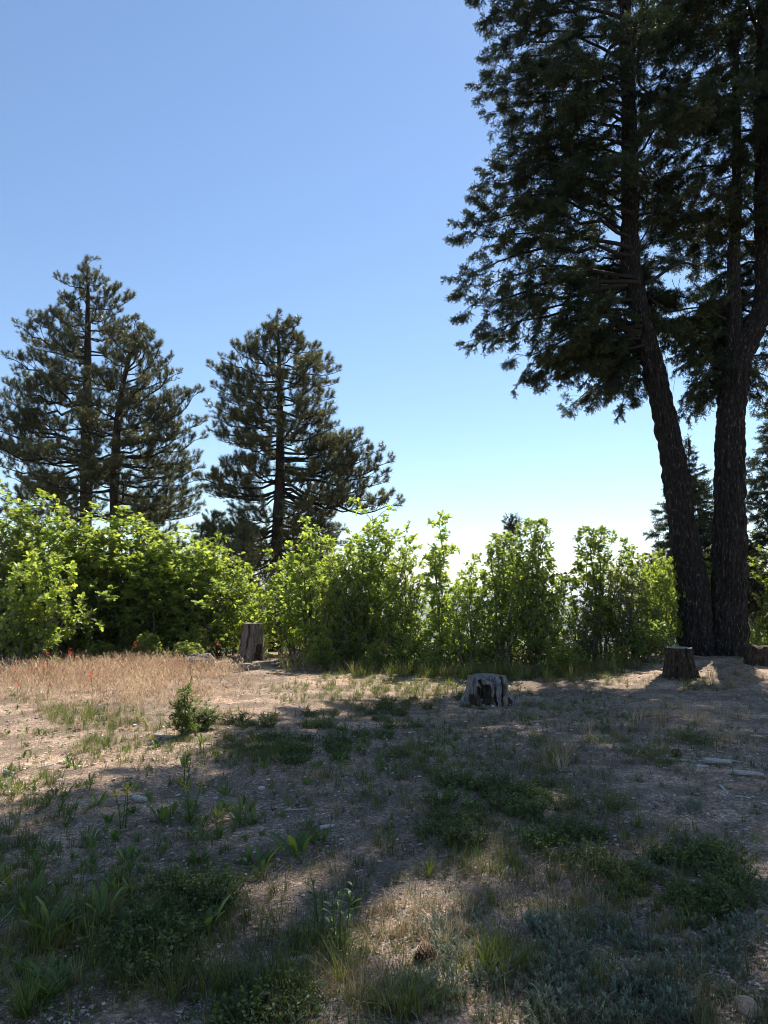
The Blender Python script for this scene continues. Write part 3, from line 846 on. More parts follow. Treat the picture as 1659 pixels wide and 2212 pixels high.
pine('middle_pine', 'ponderosa pine standing alone between the pine pair and open sky, with a bare lower trunk', 28.0,
     [(597, 1230, 29), (601, 1120, 27), (605, 1020, 24), (605, 920, 18), (604, 830, 13), (602, 760, 9), (601, 700, 4)],
     T1([(420, 410, 330), (480, 400, 400), (560, 250, 450), (600, 165, 500), (640, 230, 560), (700, 190, 640), (760, 240, 720), (860, 150, 780), (900, 200, 850), (960, 160, 930), (1000, 240, 1000), (1050, 350, 1040),
         (1280, 80, 1280), (1260, 200, 1230), (1240, 250, 1170), (1330, 150, 1360), (1360, 310, 1500), (1200, 380, 1120),
         (350, 790, 330), (400, 900, 380), (480, 1000, 480), (520, 1045, 530), (600, 1030, 600), (700, 1000, 710), (800, 1020, 820), (860, 960, 860), (1000, 1050, 900), (1080, 1200, 960), (1120, 1230, 1020), (1160, 1340, 1080),
         (1200, 1400, 1150), (1240, 1390, 1210), (1300, 1370, 1290), (1340, 1460, 1440), (1330, 1400, 1370), (1380, 1340, 1440), (1150, 1150, 1000), (1200, 1250, 1120), (1400, 1100, 1400),
         (300, 560, 260), (260, 700, 240), (1350, 110, 1270), (1370, 150, 1345), (1330, 250, 1400), (1560, 200, 1640), (1600, 60, 1620), (1500, 330, 1600), (1620, 100, 1720), (1560, 1080, 1600), (1480, 1000, 1520), (1600, 950, 1600), (1650, 1050, 1700), (1700, 300, 1760), (1440, 880, 1420)], c2),
     [(990, 900, 12, 2.4, 2.5, .05, .15), (900, 790, 16, 2.5, 1.9, .15, .35), (790, 710, 12, 1.5, .6, .5, 1.0), (1230, 1120, 22, 2.6, 2.8, -.15, 0), (1100, 1000, 4, 2.2, 2.6, -.1, 0)], None, 23)

def small_pine(u, vtop, ubase, Y, rad, label, seed, n=46):
    top = at(u, vtop, Y); b = np.array([at(ubase, vtop, Y)[0], Y, H(at(ubase, vtop, Y)[0], Y)])
    root = empty('pine_tree', b)
    tag(root, label, 'tree')
    P, R = bark_trunk(root, 'trunk', [[b[0], b[1], b[2] - .1, .12], [*(b * .5 + top * .5), .08], [*top, .02]], M['pine_bark'], 10, .3, .008, 14, 0, seed)
    r = random.Random(seed); az = 0; hh = top[2] - b[2]
    for k in range(n):
        f = (k + r.random()) / n; f = 0.12 + 0.86 * f
        z = b[2] + hh * f; st = trunk_point(P, z); az += 2.4 + r.uniform(-.3, .3)
        L = max(.35, rad * (1 - f) ** .7 * r.uniform(.7, 1.1))
        add_branch(root, PINE, st, st + np.array([math.cos(az) * L, math.sin(az) * L, L * (0.1 + .7 * f)]), r)
    add_branch(root, PINE, P[-3], P[-1] + np.array([0, 0, .2]), r)

small_pine(462, 1118, 462, 25, 2.0, 'small dark pine peeping over the oaks left of the lone pine trunk', 31, 40)
small_pine(528, 1150, 530, 24, 1.7, 'low dark pine over the gap in the oaks, just left of the lone pine trunk', 32, 36)
small_pine(668, 1058, 660, 30, 2.2, 'dark young pine tucked behind the right side of the lone pine trunk', 33, 44)
small_pine(340, 1110, 340, 27, 2.2, 'dark young pine under the pine pair, seen above the left oaks', 34, 40)

# fir sapling, side fir, juniper
def sapling(u, vtop, Y, rad, label, seed, n, zfrac=0.1, name='fir_tree', trunk_w=.07, rise=.35):
    top = at(u, vtop, Y); b = np.array([top[0], Y, H(top[0], Y)])
    root = empty(name, b)
    tag(root, label, 'tree')
    P, R = bark_trunk(root, 'trunk', [[b[0], b[1], b[2] - .1, trunk_w], [*(b * .5 + top * .5), trunk_w * .6], [*top, .012]], M['branch_wood'], 10, .25, .006, 14, 0, seed)
    r = random.Random(seed); az = 0; hh = top[2] - b[2]
    for k in range(n):
        f = zfrac + (1 - zfrac) * (k + r.random()) / n * .98
        st = trunk_point(P, b[2] + hh * f); az += 2.4 + r.uniform(-.3, .3)
        L = max(.22, rad * (1 - f) ** .85 * r.uniform(.75, 1.15))
        add_branch(root, FIR, st, st + np.array([math.cos(az) * L, math.sin(az) * L, L * rise]), r)
    add_branch(root, FIR, P[-2], P[-1] + np.array([0, 0, .25]), r)
    return root
sapling(1487, 968, 20, 2.1, 'young bushy fir seen between and left of the two fir trunks', 41, 80)
sapling(1690, 800, 20, 2.7, 'fir cut by the right frame edge behind the big double trunk', 42, 85, .12, trunk_w=.16, rise=.1)
sapling(1105, 1135, 22, .75, 'slim dark juniper poking up behind the tallest middle oak', 43, 40, .3, trunk_w=.05, rise=.8)

# ------------------------------------------------------------------ Gambel oaks
def oak_leaf():
    half = [(.0, .0), (.07, .2), (.23, .33), (.10, .44), (.31, .62), (.13, .74), (.18, .9), (0, 1.0)]
    out = [(x, y) for x, y in half] + [(-x, y) for x, y in half[-2:0:-1]]
    V = [(y, x, 0.10 * abs(x) * 2 - 0.10 * (y - .5) ** 2 * 2) for x, y in out]
    V.append((.5, 0, -.01)); c = len(V) - 1
    n = len(out)
    return np.array(V), np.array([[k, (k + 1) % n, c] for k in range(n)])
OAK_LEAF = oak_leaf()
OAK_LEAF[0][:, 1] *= 1.25
def simple_leaf(w=.35, fold=.08):
    V = np.array([(0, 0, 0), (.35, w / 2, fold), (.75, w * .4, fold * .6), (1, 0, -.05), (.75, -w * .4, fold * .6), (.35, -w / 2, fold), (.5, 0, 0)])
    return V, np.array([[k, (k + 1) % 6, 6] for k in range(6)])
LEAF = simple_leaf()

def make_oak(w, h, seed, stems=7, leaf=0.098, tpl=OAK_LEAF, lmat='oak_leaves', dens=1.0, lowest=.05, taper=.45, wood='oak_wood'):
    """multi-stemmed shrub: returns stem mesh and leaf mesh, base at origin"""
    r = np.random.default_rng(seed)
    wood_g, pos, dr = Geo(), [], []
    def twig(p, d, l, depth):
        Q = curve_pts(p, d, l, 4, .35, .45, r)
        wood_g.add(*tube(Q, np.linspace(.003 + .009 * l, .0022, 5), 3, False))
        if depth > 0:
            m = max(2, int(l / .13 * dens))
            for k in range(m):
                f = .2 + .8 * (k + r.random() * .8) / m
                q, dd = interp(Q, min(.98, f))
                twig(q, unit(dd * .6 + r.normal(0, .6, 3) + [0, 0, .15]), l * r.uniform(.25, .42), depth - 1)
        for f in (.35, .5, .65, .8):
            q, dd = interp(Q, f)
            pos.append(q); dr.append(unit(dd * .5 + r.normal(0, .8, 3)))
        for k in range(7):
            pos.append(Q[-1]); dr.append(unit(unit(Q[-1] - Q[-2]) * .55 + r.normal(0, .75, 3)))
    for s in range(stems):
        a = s * 2.4 + r.uniform(-.4, .4); q = (s / max(1, stems - 1)) ** .6
        hs = h * (1 - taper * q ** 2.2 * r.uniform(.7, 1.15) - r.uniform(0, .12) * (s > 0)); rad = .5 * w * q
        b = np.array([math.cos(a) * rad * .35, math.sin(a) * rad * .35, -.05])
        top = np.array([math.cos(a) * rad * .85, math.sin(a) * rad * .85, hs])
        n = 9; t = np.linspace(0, 1, n + 1)[:, None]
        P = b + (top - b) * np.concatenate([t ** 1.3, t ** 1.3, t], 1) + np.concatenate([[[0, 0, 0]], r.normal(0, .035, (n, 3))])
        wood_g.add(*tube(P, np.linspace(.012 + .009 * hs, .005, n + 1), 5, False))
        m = int(hs / .085 * dens)
        for k in range(m):
            f = lowest + (1 - lowest) * (k + r.random()) / m
            p, d = interp(P, min(.985, f))
            aa = k * 2.4 + r.uniform(-.5, .5)
            l = (w * .27 * (1 - .42 * f) + .10) * r.uniform(.6, 1.25)
            twig(p, np.array([math.cos(aa), math.sin(aa), r.uniform(.1, .8)]), l, 1)
    pos, dr = np.array(pos), np.array(dr)
    dr[:, 2] *= .6
    sc_ = leaf * r.uniform(.65, 1.3, len(pos))
    lg = Geo()
    up = np.stack([r.normal(0, .5, len(pos)), r.normal(0, .5, len(pos)), np.ones(len(pos))], 1)
    R = basis(dr, up) * sc_[:, None, None]
    tint = np.clip(r.normal(.45, .2, len(pos)) + .15 * (pos[:, 2] / h - .5), 0, 1)
    lg.stamp(tpl[0], tpl[1], R, pos, tint)
    return wood_g.mesh('stems', M[wood]), lg.mesh('leaves', M[lmat])

OAKS = [  # (width, height, protos)
    (2.4, 2.9, make_oak(2.4, 2.9, 301, 11, dens=.78, taper=.5)),
    (2.3, 2.5, make_oak(2.3, 2.5, 302, 10, dens=.7, taper=.5)),
    (1.7, 2.9, make_oak(1.7, 2.9, 303, 8, dens=.70, lowest=.08, taper=.42)),
    (1.2, 3.0, make_oak(1.2, 3.0, 304, 4, leaf=.10, dens=.95, lowest=.06, taper=.5)),
    (2.8, 2.2, make_oak(2.8, 2.2, 305, 12, dens=.7)),
    (1.9, 1.6, make_oak(1.9, 1.6, 306, 8, lowest=.06, dens=.75)),
]
def oak(u, vtop, vbase, width_px, proto, label, seed, Y=None, group=None, cat='shrub'):
    g = ground_at(u, vbase)
    if Y is not None:
        x = at(u, vtop, Y)[0]; g = np.array([x, Y, H(x, Y)])
    topz = at(u, vtop, g[1])[2]
    hh = topz - g[2]
    w0, h0, (sm, lm) = OAKS[proto]
    root = empty('oak_shrub', g)
    wm = width_px * (1.3 if width_px > 175 else 1.12) / FPX * g[1]
    s = link(bpy.data.objects.new('stems', sm), root)
    l = link(bpy.data.objects.new('leaves', lm), root)
    dp = .58 if u > 560 else .8
    root.scale = (wm / w0, wm / w0 * dp, hh / h0)
    root.rotation_euler = (0, 0, random.Random(seed).choice((0, math.pi)) + random.Random(seed + 1).uniform(-.3, .3))
    tag(root, label, cat, group)
    return root

oaks = [
    (25, 1085, 1430, 230, 0, 'leafy oak bush at the far left edge, highest of the left thicket'),
    (75, 1190, 1445, 190, 5, 'lower oak bush in front of the left thicket, bending over the dry pink grass'),
    (150, 1112, 1425, 230, 0, 'tall oak bush with pale upright tips, second along from the left edge'),
    (250, 1135, 1422, 240, 1, 'broad oak bush below the trunk of the rounded pine'),
    (345, 1155, 1420, 230, 0, 'oak bush with one thin tip sticking up under the gap between the pines'),
    (430, 1185, 1418, 220, 4, 'rounded oak bush sloping down towards the tall grey stump'),
    (500, 1235, 1410, 170, 1, 'small oak bush directly behind the tall grey stump'),
    (590, 1262, 1396, 150, 5, 'low oak bush right behind the tilted plank beside the tall stump'),
    (670, 1150, 1425, 190, 1, 'oak bush rising in front of the lone pine trunk foot, on its right'),
    (740, 1210, 1440, 170, 4, 'wide low oak bush beside the right end of the fallen wood'),
    (805, 1118, 1432, 200, 0, 'tall dense oak bush, right of the lone pine, with double peak'),
    (875, 1195, 1440, 150, 1, 'oak bush dipping towards the first sky gap'),
    (955, 1125, 1445, 105, 3, 'slender upright oak standing alone between two gaps of sky'),
    (1020, 1225, 1450, 130, 1, 'low oak bush filling the foot of the second sky gap'),
    (1085, 1150, 1448, 150, 2, 'oak with a visible straight dark stem behind the grey split stump'),
    (1165, 1118, 1440, 140, 2, 'tall open oak whose crown leans right over a patch of pale sky'),
    (1180, 1250, 1448, 140, 5, 'short oak bush under the tall open oak'),
    (1290, 1135, 1430, 170, 2, 'light green oak halfway from the open oak to the fir trunks'),
    (1372, 1190, 1420, 150, 1, 'oak bush left of the fir trunks with bare twigs on top'),
    (1440, 1200, 1412, 130, 5, 'shaded oak bush pressed against the left side of the fir trunks'),
    (1635, 1185, 1405, 130, 1, 'oak bush right of the fir trunks at the frame edge'),
]
for k, (u, vt, vb, w, p, lab) in enumerate(oaks):
    oak(u, vt, vb, w, p, lab, 500 + k)
MARKS = [(40, 'at the far left edge behind the dry grass'), (90, 'in front of the highest left oak'), (145, 'just left of the tall scarlet flower spike'), (195, 'behind the tall scarlet flower spike'), (250, 'right of the tall scarlet flower spike'),
         (300, 'behind the scarlet flower halfway to the log chunk'), (350, 'left behind the sunlit log chunk'), (400, 'directly behind the sunlit log chunk'), (450, 'between the log chunk and the tall stump'), (705, 'below the oak right of the lone pine'),
         (755, 'left under the dense double peaked oak'), (805, 'under the middle of the dense double peaked oak'), (860, 'right under the dense double peaked oak'), (910, 'under the first sky gap'), (960, 'at the foot of the slender upright oak'),
         (1010, 'behind the left side of the split stump'), (1060, 'straight behind the split stump'), (1110, 'right behind the split stump'), (1160, 'under the tall open oak'), (1210, 'right of the tall open oak foot'), (1265, 'by the thin shrub with reddish stems'),
         (1320, 'by the dull fine leaved shrub'), (1370, 'between the dull fine leaved shrub and the fir trunks'), (1420, 'close to the left of the fir trunks'), (1470, 'touching the left side of the fir trunks')]
def near_mark(u):
    return min(MARKS, key=lambda m_: abs(m_[0] - u))[1]
r = random.Random(12)
for k in range(30):
    u = 20 + k * 52 + r.uniform(-18, 18)
    if 440 < u < 680 or u > 1470: continue
    vb = (1448 if u > 560 else 1430) + r.uniform(-8, 8)
    if u > 1250: vb -= 18
    oak(u, vb - r.uniform(45, 95), vb, r.uniform(60, 110), 5, 'knee high oak sprout ' + near_mark(u), 620 + k, group='oak sprouts along the front of the thicket')
back = [
    (90, 1120, 17.2, 240, 0, 'oak bush behind the left edge thicket, under the tallest pine'),
    (300, 1140, 17.5, 260, 1, 'oak bush in the second row behind the broad left oak'),
    (470, 1215, 17.6, 180, 4, 'second row oak bush left above the tall grey stump'),
    (640, 1205, 17.8, 180, 1, 'second row oak bush at the foot of the lone pine'),
    (1425, 1215, 18.0, 120, 1, 'second row oak at the foot of the young bushy fir'),
    (1540, 1195, 18.2, 90, 3, 'narrow oak glimpsed through the fork of the fir trunks'),
    (1700, 1170, 17.5, 170, 0, 'oak beyond the fir trunks, mostly past the right frame edge'),
]
for k, (u, vt, Yd, w, p, lab) in enumerate(back):
    oak(u, vt, 0, w, p, lab, 540 + k, Y=Yd)

# fine-leaved shrubs
def bush(proto, p, w, h, label, name='leafy_shrub', cat='shrub', rot=0.0):
    w0, h0, (sm, lm) = proto
    root = empty(name, p)
    link(bpy.data.objects.new('stems', sm), root); link(bpy.data.objects.new('leaves', lm), root)
    root.scale = (w / w0, w / w0, h / h0); root.rotation_euler = (0, 0, rot)
    tag(root, label, cat)
    return root
FINE = (1.2, 1.5, make_oak(1.2, 1.5, 310, 8, leaf=.042, tpl=LEAF, lmat='dusty_leaves', dens=1.15, lowest=.1, wood='oak_wood'))
SMALLB = (.5, .75, make_oak(.5, .75, 311, 8, leaf=.05, tpl=LEAF, lmat='shrub_leaves', dens=1.6, lowest=.05, taper=.5))
bush(FINE, ground_at(1345, 1428), 1.25, 1.75, 'dull fine leaved shrub before the oaks, left of the fir trunks', rot=1)
bush(FINE, ground_at(1265, 1438), 1.0, 1.3, 'thin small leaved shrub with bare reddish stems below the light green oak', rot=2)
p = ground_at(398, 1590)
bush(SMALLB, p, .30, .50, 'upright dark green bush alone on the sunlit gravel', rot=.4)
bush(SMALLB, ground_at(440, 1575), .34, .24, 'small low bush tucked against the right of the upright bush on sunlit gravel', rot=2.4)

def dead_shrub(u, v, Y, h, label, seed):
    b = at(u, v, Y); b[2] = H(b[0], b[1])
    root_z = at(u, v, Y)[2]
    r = np.random.default_rng(seed); g = Geo()
    def grow(p, d, l, rad, dep):
        Q = curve_pts(p, d, l, 6, .2, .6, r)
        g.add(*tube(Q - b, np.linspace(rad, rad * .45, 7), 4, False))
        if dep:
            for k in range(4):
                q, dd = interp(Q, r.uniform(.3, 1) * .99)
                grow(q, unit(dd * .8 + r.normal(0, .7, 3)), l * r.uniform(.4, .65), rad * .5, dep - 1)
    for k in range(6):
        grow(b, (r.normal(0, .6), r.normal(0, .4), 1), h * r.uniform(.4, .6), .022, 3)
    o = g.obj('dead_shrub', M['dead_wood']); o.location = b
    tag(o, label, 'shrub')
dead_shrub(515, 1230, 19.5, 3.0, 'leafless grey shrub in front of the low dark pines', 61)
dead_shrub(800, 1432, 15.6, 1.5, 'bare grey stems inside the dense double peaked oak', 62)

# ------------------------------------------------------------------ stumps and fallen wood
def stump(name_, u, v, wtop, wbot, hpx, mats, label, seed, flare=.25, hollow=0.0, jag=0.0, lean=0.0, rootamp=.2, top_mat='cut_wood', topdrop=0.02):
    """a sawn stump: body with root flare and fissures, cut face with rings"""
    b = ground_at(u, v); dep = np.dot(b - CAM, [0, cp, sp])
    r0, r1, h = wbot / 2 / FPX * dep, wtop / 2 / FPX * dep, hpx / FPX * dep
    b = b + np.array([0, r1, 0]); b[2] = H(b[0], b[1])
    root = empty('tree_stump', b)
    tag(root, label, 'stump')
    S, N = 120, 34
    a = np.linspace(0, 2 * np.pi, S, endpoint=False); t = np.linspace(0, 1, N)
    z = (t ** 1.0)[:, None] * h - .06 + .06 * t[:, None]
    prof = r1 + (r0 - r1) * ((1 - t) ** 1.4)[:, None]
    lob = 1 + rootamp * ((1 - t) ** 1.6)[:, None] * (np.sin(a * 4 + seed)[None] * .6 + np.sin(a * 7 + seed * 2)[None] * .4)
    cx, cy = np.cos(a)[None] * 1.0, np.sin(a)[None] * 1.0
    fis = noise3(cx * 5 + 0 * z, cy * 5, z * 2.0 / h * .5, seed)
    fis2 = noise3(cx * 13 + 0 * z, cy * 13, z * 3.0, seed + 3)
    fis3 = noise3(cx * 30 + 0 * z, cy * 30, z * 12.0, seed + 4)
    R_ = prof * lob * (1 - .13 * np.maximum(0, fis - .1) * 2 - .06 * (1 - np.abs(fis2)) + .035 * fis2 + .02 * fis3)
    HM = np.zeros_like(R_)
    if hollow:
        for (aa, wd, dp, z0, z1) in hollow:
            da = np.angle(np.exp(1j * (a - aa)))
            wob = da[None] + .12 * noise3(z * 9, 0 * a[None] + aa, 0, seed + 9)
            HM = np.maximum(HM, np.exp(-(wob / wd) ** 4) * np.clip((t[:, None] - z0) / .08, 0, 1) * np.clip((z1 - t[:, None]) / .08, 0, 1))
            R_ = R_ * (1 - dp * np.exp(-(wob / wd) ** 4) * np.clip((t[:, None] - z0) / .08, 0, 1) * np.clip((z1 - t[:, None]) / .08, 0, 1))
    topz = h + jag * h * np.minimum(0, noise3(np.cos(a) * 2.2, np.sin(a) * 2.2, 0, seed + 7) * 1.6)
    z = np.minimum(z, topz[None] * np.ones_like(z))
    V = np.stack([R_ * np.cos(a)[None] + lean * z, R_ * np.sin(a)[None], z * np.ones_like(R_)], -1)
    i = (np.arange(N - 1)[:, None] * S + np.arange(S)[None]); j = np.arange(N - 1)[:, None] * S + (np.arange(S)[None] + 1) % S
    T = np.concatenate([np.stack([i, j, j + S], -1).reshape(-1, 3), np.stack([i, j + S, i + S], -1).reshape(-1, 3)])
    hm = HM.ravel()[T].mean(1) + .35 * (noise3(V.reshape(-1, 3)[T].mean(1)[:, 0] * 14, V.reshape(-1, 3)[T].mean(1)[:, 1] * 14, V.reshape(-1, 3)[T].mean(1)[:, 2] * 9, seed) - .75 > 0)
    link(bpy.data.objects.new('stump_body', mesh_from('stump_body', V.reshape(-1, 3), T, [mats, M['rotten_wood']], mi=(hm > .3).astype(int))), root)
    # cut face: concentric, slightly sunken rings
    ring = V[-1]; c = ring.mean(0); fr = np.array([1, .97, .8, .6, .4, .2])
    W = [ring]
    for f in fr[1:]:
        q = c + (ring - c) * f; q[:, 2] = ring[:, 2] - topdrop * h * (1 - f) * 3 * (1 + .6 * noise3(q[:, 0] * 9, q[:, 1] * 9, 0, seed)) + .003
        W.append(q)
    W = np.concatenate(W + [c[None] - [0, 0, topdrop * h * 3]])
    k = len(fr); i = (np.arange(k - 1)[:, None] * S + np.arange(S)[None]); j = np.arange(k - 1)[:, None] * S + (np.arange(S)[None] + 1) % S
    T = np.concatenate([np.stack([i, j, j + S], -1).reshape(-1, 3), np.stack([i, j + S, i + S], -1).reshape(-1, 3),
                        np.stack([(k - 1) * S + np.arange(S), (k - 1) * S + (np.arange(S) + 1) % S, np.full(S, k * S)], -1)])
    link(bpy.data.objects.new('cut_face', mesh_from('cut_face', W, T, M[top_mat])), root)
    return root, b, r1, h

F = -math.pi / 2
st1 = stump('a', 538, 1428, 48, 68, 80, M['old_stump'], 'tall weathered grey brown stump in front of the left oaks', 3, rootamp=.12, lean=.06,
            hollow=[(F + .75, .28, .16, .0, .5), (F - .3, .03, .10, .3, 1.1)])
st2 = stump('b', 1058, 1524, 84, 116, 60, M['grey_wood'], 'wide silvery split stump with dark hollows at the edge of the shade', 8, rootamp=.36, jag=.26,
            hollow=[(F - .75, .17, .38, .12, .72), (F - .15, .20, .34, .0, .80), (F - .45, .05, .3, .3, 1.2), (F + .95, .14, .32, .0, 1.2), (F + .28, .035, .3, .1, 1.2)], top_mat='grey_wood')
st3 = stump('c', 1481, 1468, 58, 78, 64, M['dark_stump'], 'dark brown stump with pale flat cut top before the fir trunks', 14, rootamp=.3,
            hollow=[(F + .3, .2, .22, .0, .55), (F - .6, .12, .18, .2, .9), (F + .9, .1, .2, 0, .8)])
st4 = stump('d', 1660, 1440, 64, 74, 40, M['rotten_wood'], 'low blackened stump cut by the right frame edge', 19, rootamp=.2, jag=.08, top_mat='rotten_wood')

# dark rot inside the split stump and crumbled bark at its right foot
def chunks(root, b, n, rad, mat, name, seed, zoff=0.0, size=(.03, .09), arc=(3.6, 5.8)):
    r = np.random.default_rng(seed)
    for k in range(n):
        a = r.uniform(*arc); q = np.array([math.cos(a) * rad * r.uniform(.85, 1.25), math.sin(a) * rad * r.uniform(.85, 1.2), 0])
        q[2] = H(b[0] + q[0], b[1] + q[1]) - b[2] + .01 + r.uniform(0, zoff)
        s = r.uniform(*size)
        V, T = rock_geo(r, .35)
        V = V * s * np.array([.5, .4, 1.3 if zoff else .5]) + q
        link(bpy.data.objects.new(name, mesh_from(name, V, T, M[mat], tint=np.full(len(V), .4))), root)

def rock_geo(r, rough=.35, base=None):
    V, T = base or ICO1
    V = V.copy()
    for _ in range(6):      # chop with planes for angular faces
        n = unit(r.normal(size=3)); d = r.uniform(.45, .85)
        s = V @ n; V -= np.outer(np.maximum(0, s - d), n)
    V += r.normal(0, .03, V.shape)
    return V, T
chunks(st2[0], st2[1], 16, st2[2] * 1.15, 'rotten_wood', 'rotten_chunk', 71, .05)
chunks(st2[0], st2[1], 9, st2[2] * 1.08, 'tan_wood', 'bark_chunk', 72, .12, arc=(5.2, 6.2))
chunks(st2[0], st2[1], 10, st2[2] * 1.3, 'grey_wood', 'bark_chunk', 74, .0, arc=(3.3, 6.2))
chunks(st1[0], st1[1], 8, st1[2] * 1.35, 'tan_wood', 'bark_chunk', 75, .0, arc=(3.0, 6.2))
chunks(st3[0], st3[1], 6, st3[2] * 1.3, 'brown_wood', 'bark_chunk', 73, .0)

def log(name, pa, pb, ra, rb, mat, label, seed, cat='log', sides=26, n=26, flat=1.0, bend=.03, rise=0.0, amp=.16):
    r = np.random.default_rng(seed)
    pa, pb = np.array(pa, float), np.array(pb, float)
    L = np.linalg.norm(pb - pa)
    P = curve_pts([0, 0, 0], pb - pa, L, n, 0, bend, r)
    P = P + np.linspace(0, 1, n + 1)[:, None] * ((pb - pa) - P[-1])[None]
    R = np.linspace(ra, rb, n + 1) * (1 + .06 * r.normal(size=n + 1))
    a = np.linspace(0, 2 * np.pi, sides, endpoint=False)
    tt = np.linspace(0, L, n + 1)
    bump = 1 + amp * noise3(np.cos(a)[None] * 3 + 0 * tt[:, None], np.sin(a)[None] * 3, tt[:, None] * 1.5 / max(L, .1), seed) + amp * .6 * noise3(np.cos(a)[None] * 8 + 0 * tt[:, None], np.sin(a)[None] * 8, tt[:, None] * 5, seed + 2)
    bump[0] *= .75; bump[-1] *= .6
    V, T = tube(P, R, sides, True, bump)
    mid = (V.max(0) + V.min(0)) / 2
    V[:, 2] = V[:, 2] * flat
    o = link(bpy.data.objects.new(name, mesh_from(name, V, T, M[mat], smooth=False)))
    o.location = pa
    tag(o, label, cat)
    return o

def glog(name, u0, v0, u1, v1, w0, w1, mat, label, seed, **k):
    a, b = ground_at(u0, v0), ground_at(u1, v1)
    da, db = a[1], b[1]
    ra, rb = w0 / 2 / FPX * da, w1 / 2 / FPX * db
    fl = k.get('flat', 1.0)
    a[2] += ra * 1.1 * fl; b[2] += rb * 1.1 * fl + k.pop('lift', 0)
    return log(name, a, b, ra, rb, mat, label, seed, **k)

glog('fallen_log', 402, 1446, 456, 1448, 30, 36, 'tan_wood', 'sunlit chunk of fallen log with pale cracked bark in the dry grass', 81, flat=.9, bend=.02, sides=40, amp=.25)
glog('wood_plank', 588, 1440, 640, 1430, 13, 15, 'grey_wood', 'grey weathered plank propped up right of the tall stump', 82, flat=.5, lift=.10, amp=.1)
glog('bark_scrap', 630, 1432, 664, 1424, 14, 12, 'tan_wood', 'pinkish torn piece of wood under the leaves right of the plank', 83, flat=.8, lift=.22, amp=.4)
glog('flat_wood', 645, 1447, 700, 1449, 8, 5, 'tan_wood', 'flat rotten wood scraps on sunlit soil below the oaks', 84, flat=.5)
sticks = [
    (1432, 1643, 1500, 1647, 7, 5, 'grey forked stick, leftmost of the fallen branches on the right'),
    (1497, 1648, 1545, 1640, 4, 3, 'thin stick running behind the thick grey branch piece on the right'),
    (1521, 1649, 1580, 1654, 12, 11, 'thick smooth grey branch piece lying on the right'),
    (1505, 1660, 1530, 1659, 8, 6, 'short split chip of wood just below the thick grey branch piece'),
    (1575, 1673, 1650, 1679, 10, 9, 'brown grey stick near the right frame edge, below the thick branch piece'),
    (1568, 1644, 1620, 1652, 5, 3, 'thin brown stick touching the far end of the thick branch piece'),
    (1556, 1700, 1572, 1716, 6, 4, 'small pale diagonal wood chip on bare gravel at right'),
    (1590, 1722, 1622, 1726, 4, 3, 'tiny thin stick on gravel by the right frame edge'),
    (282, 1728, 318, 1735, 12, 11, 'dark grey short log beside the yellow topped herb'),
    (342, 1913, 368, 1902, 12, 10, 'pale broken stick in the left foreground'),
    (522, 1858, 540, 1868, 8, 7, 'weathered split stick next to a pale stone'),
    (690, 1795, 722, 1787, 10, 6, 'grey curved bark piece right of the broad herb clump'),
    (618, 1640, 655, 1636, 5, 3, 'thin twig lying left of the dark leafy patch'),
    (612, 1752, 668, 1750, 4, 3, 'long thin grey twig lying level in mid foreground'),
    (622, 2090, 672, 2075, 16, 12, 'half buried grey log piece by the feathery green plant'),
    (1084, 1858, 1112, 1853, 8, 5, 'pale flat flake of wood in the shaded gravel at centre'),
    (1393, 1876, 1405, 1862, 7, 5, 'pale grey wooden splinter leaning in grass at right'),
    (330, 1592, 376, 1594, 7, 5, 'dry stick in the sunlight at the foot of the upright bush'),
    (80, 1662, 130, 1650, 5, 4, 'thin stick at the shade boundary on the left'),
    (1070, 1992, 1150, 1990, 4, 3, 'thin straight twig beside the sunlit patch in the foreground'),
    (1130, 2062, 1165, 2090, 3, 2, 'fine curled twig among the silvery sage'),
    (1216, 1616, 1222, 1610, 7, 6, 'small white wood chip in the middle distance at right'),
    (8, 1668, 30, 1674, 6, 5, 'short stick at the left frame edge in the sun'),
]
for k, (u0, v0, u1, v1, w0, w1, lab) in enumerate(sticks):
    glog('stick', u0, v0, u1, v1, w0, w1, 'stick_wood', lab, 900 + k, cat='stick', sides=9, n=9, bend=.06, amp=.18)

# ------------------------------------------------------------------ ground plants: templates
def blade(L, w, lean, az, droop=.5, seg=3, r=None, base=(0, 0)):
    """ribbon blade"""
    d = np.array([math.cos(az), math.sin(az), 0]); s = np.array([-math.sin(az), math.cos(az), 0])
    V, T = [], []
    p = np.array([base[0], base[1], -.01]); ang = lean
    for k in range(seg + 1):
        ww = w * (1 - (k / seg) ** 1.5) * .5
        if k == seg: V.append(p)
        else: V += [p - s * ww, p + s * ww]
        p = p + (d * math.sin(ang) + np.array([0, 0, math.cos(ang)])) * L / seg
        ang += droop / seg
    for k in range(seg - 1):
        i = 2 * k; T += [(i, i + 1, i + 3), (i, i + 3, i + 2)]
    i = 2 * (seg - 1); T.append((i, i + 1, i + 2))
    return np.array(V), np.array(T)

def grass_tpl(n, L, w, spread, droop, seed, rad=.03, seg=3):
    g = Geo(); r = np.random.default_rng(seed)
    for k in range(n):
        az = r.uniform(0, 6.28); q = r.uniform(0, rad)
        V, T = blade(L * r.uniform(.45, 1.1), w * r.uniform(.7, 1.2), abs(r.normal(0, spread)), az, droop * r.uniform(.3, 1.5), seg, base=(math.cos(az) * q, math.sin(az) * q))
        g.add(V, T, r.uniform(-.3, .3))
    return np.concatenate(g.V), np.concatenate(g.T), np.concatenate(g.C)

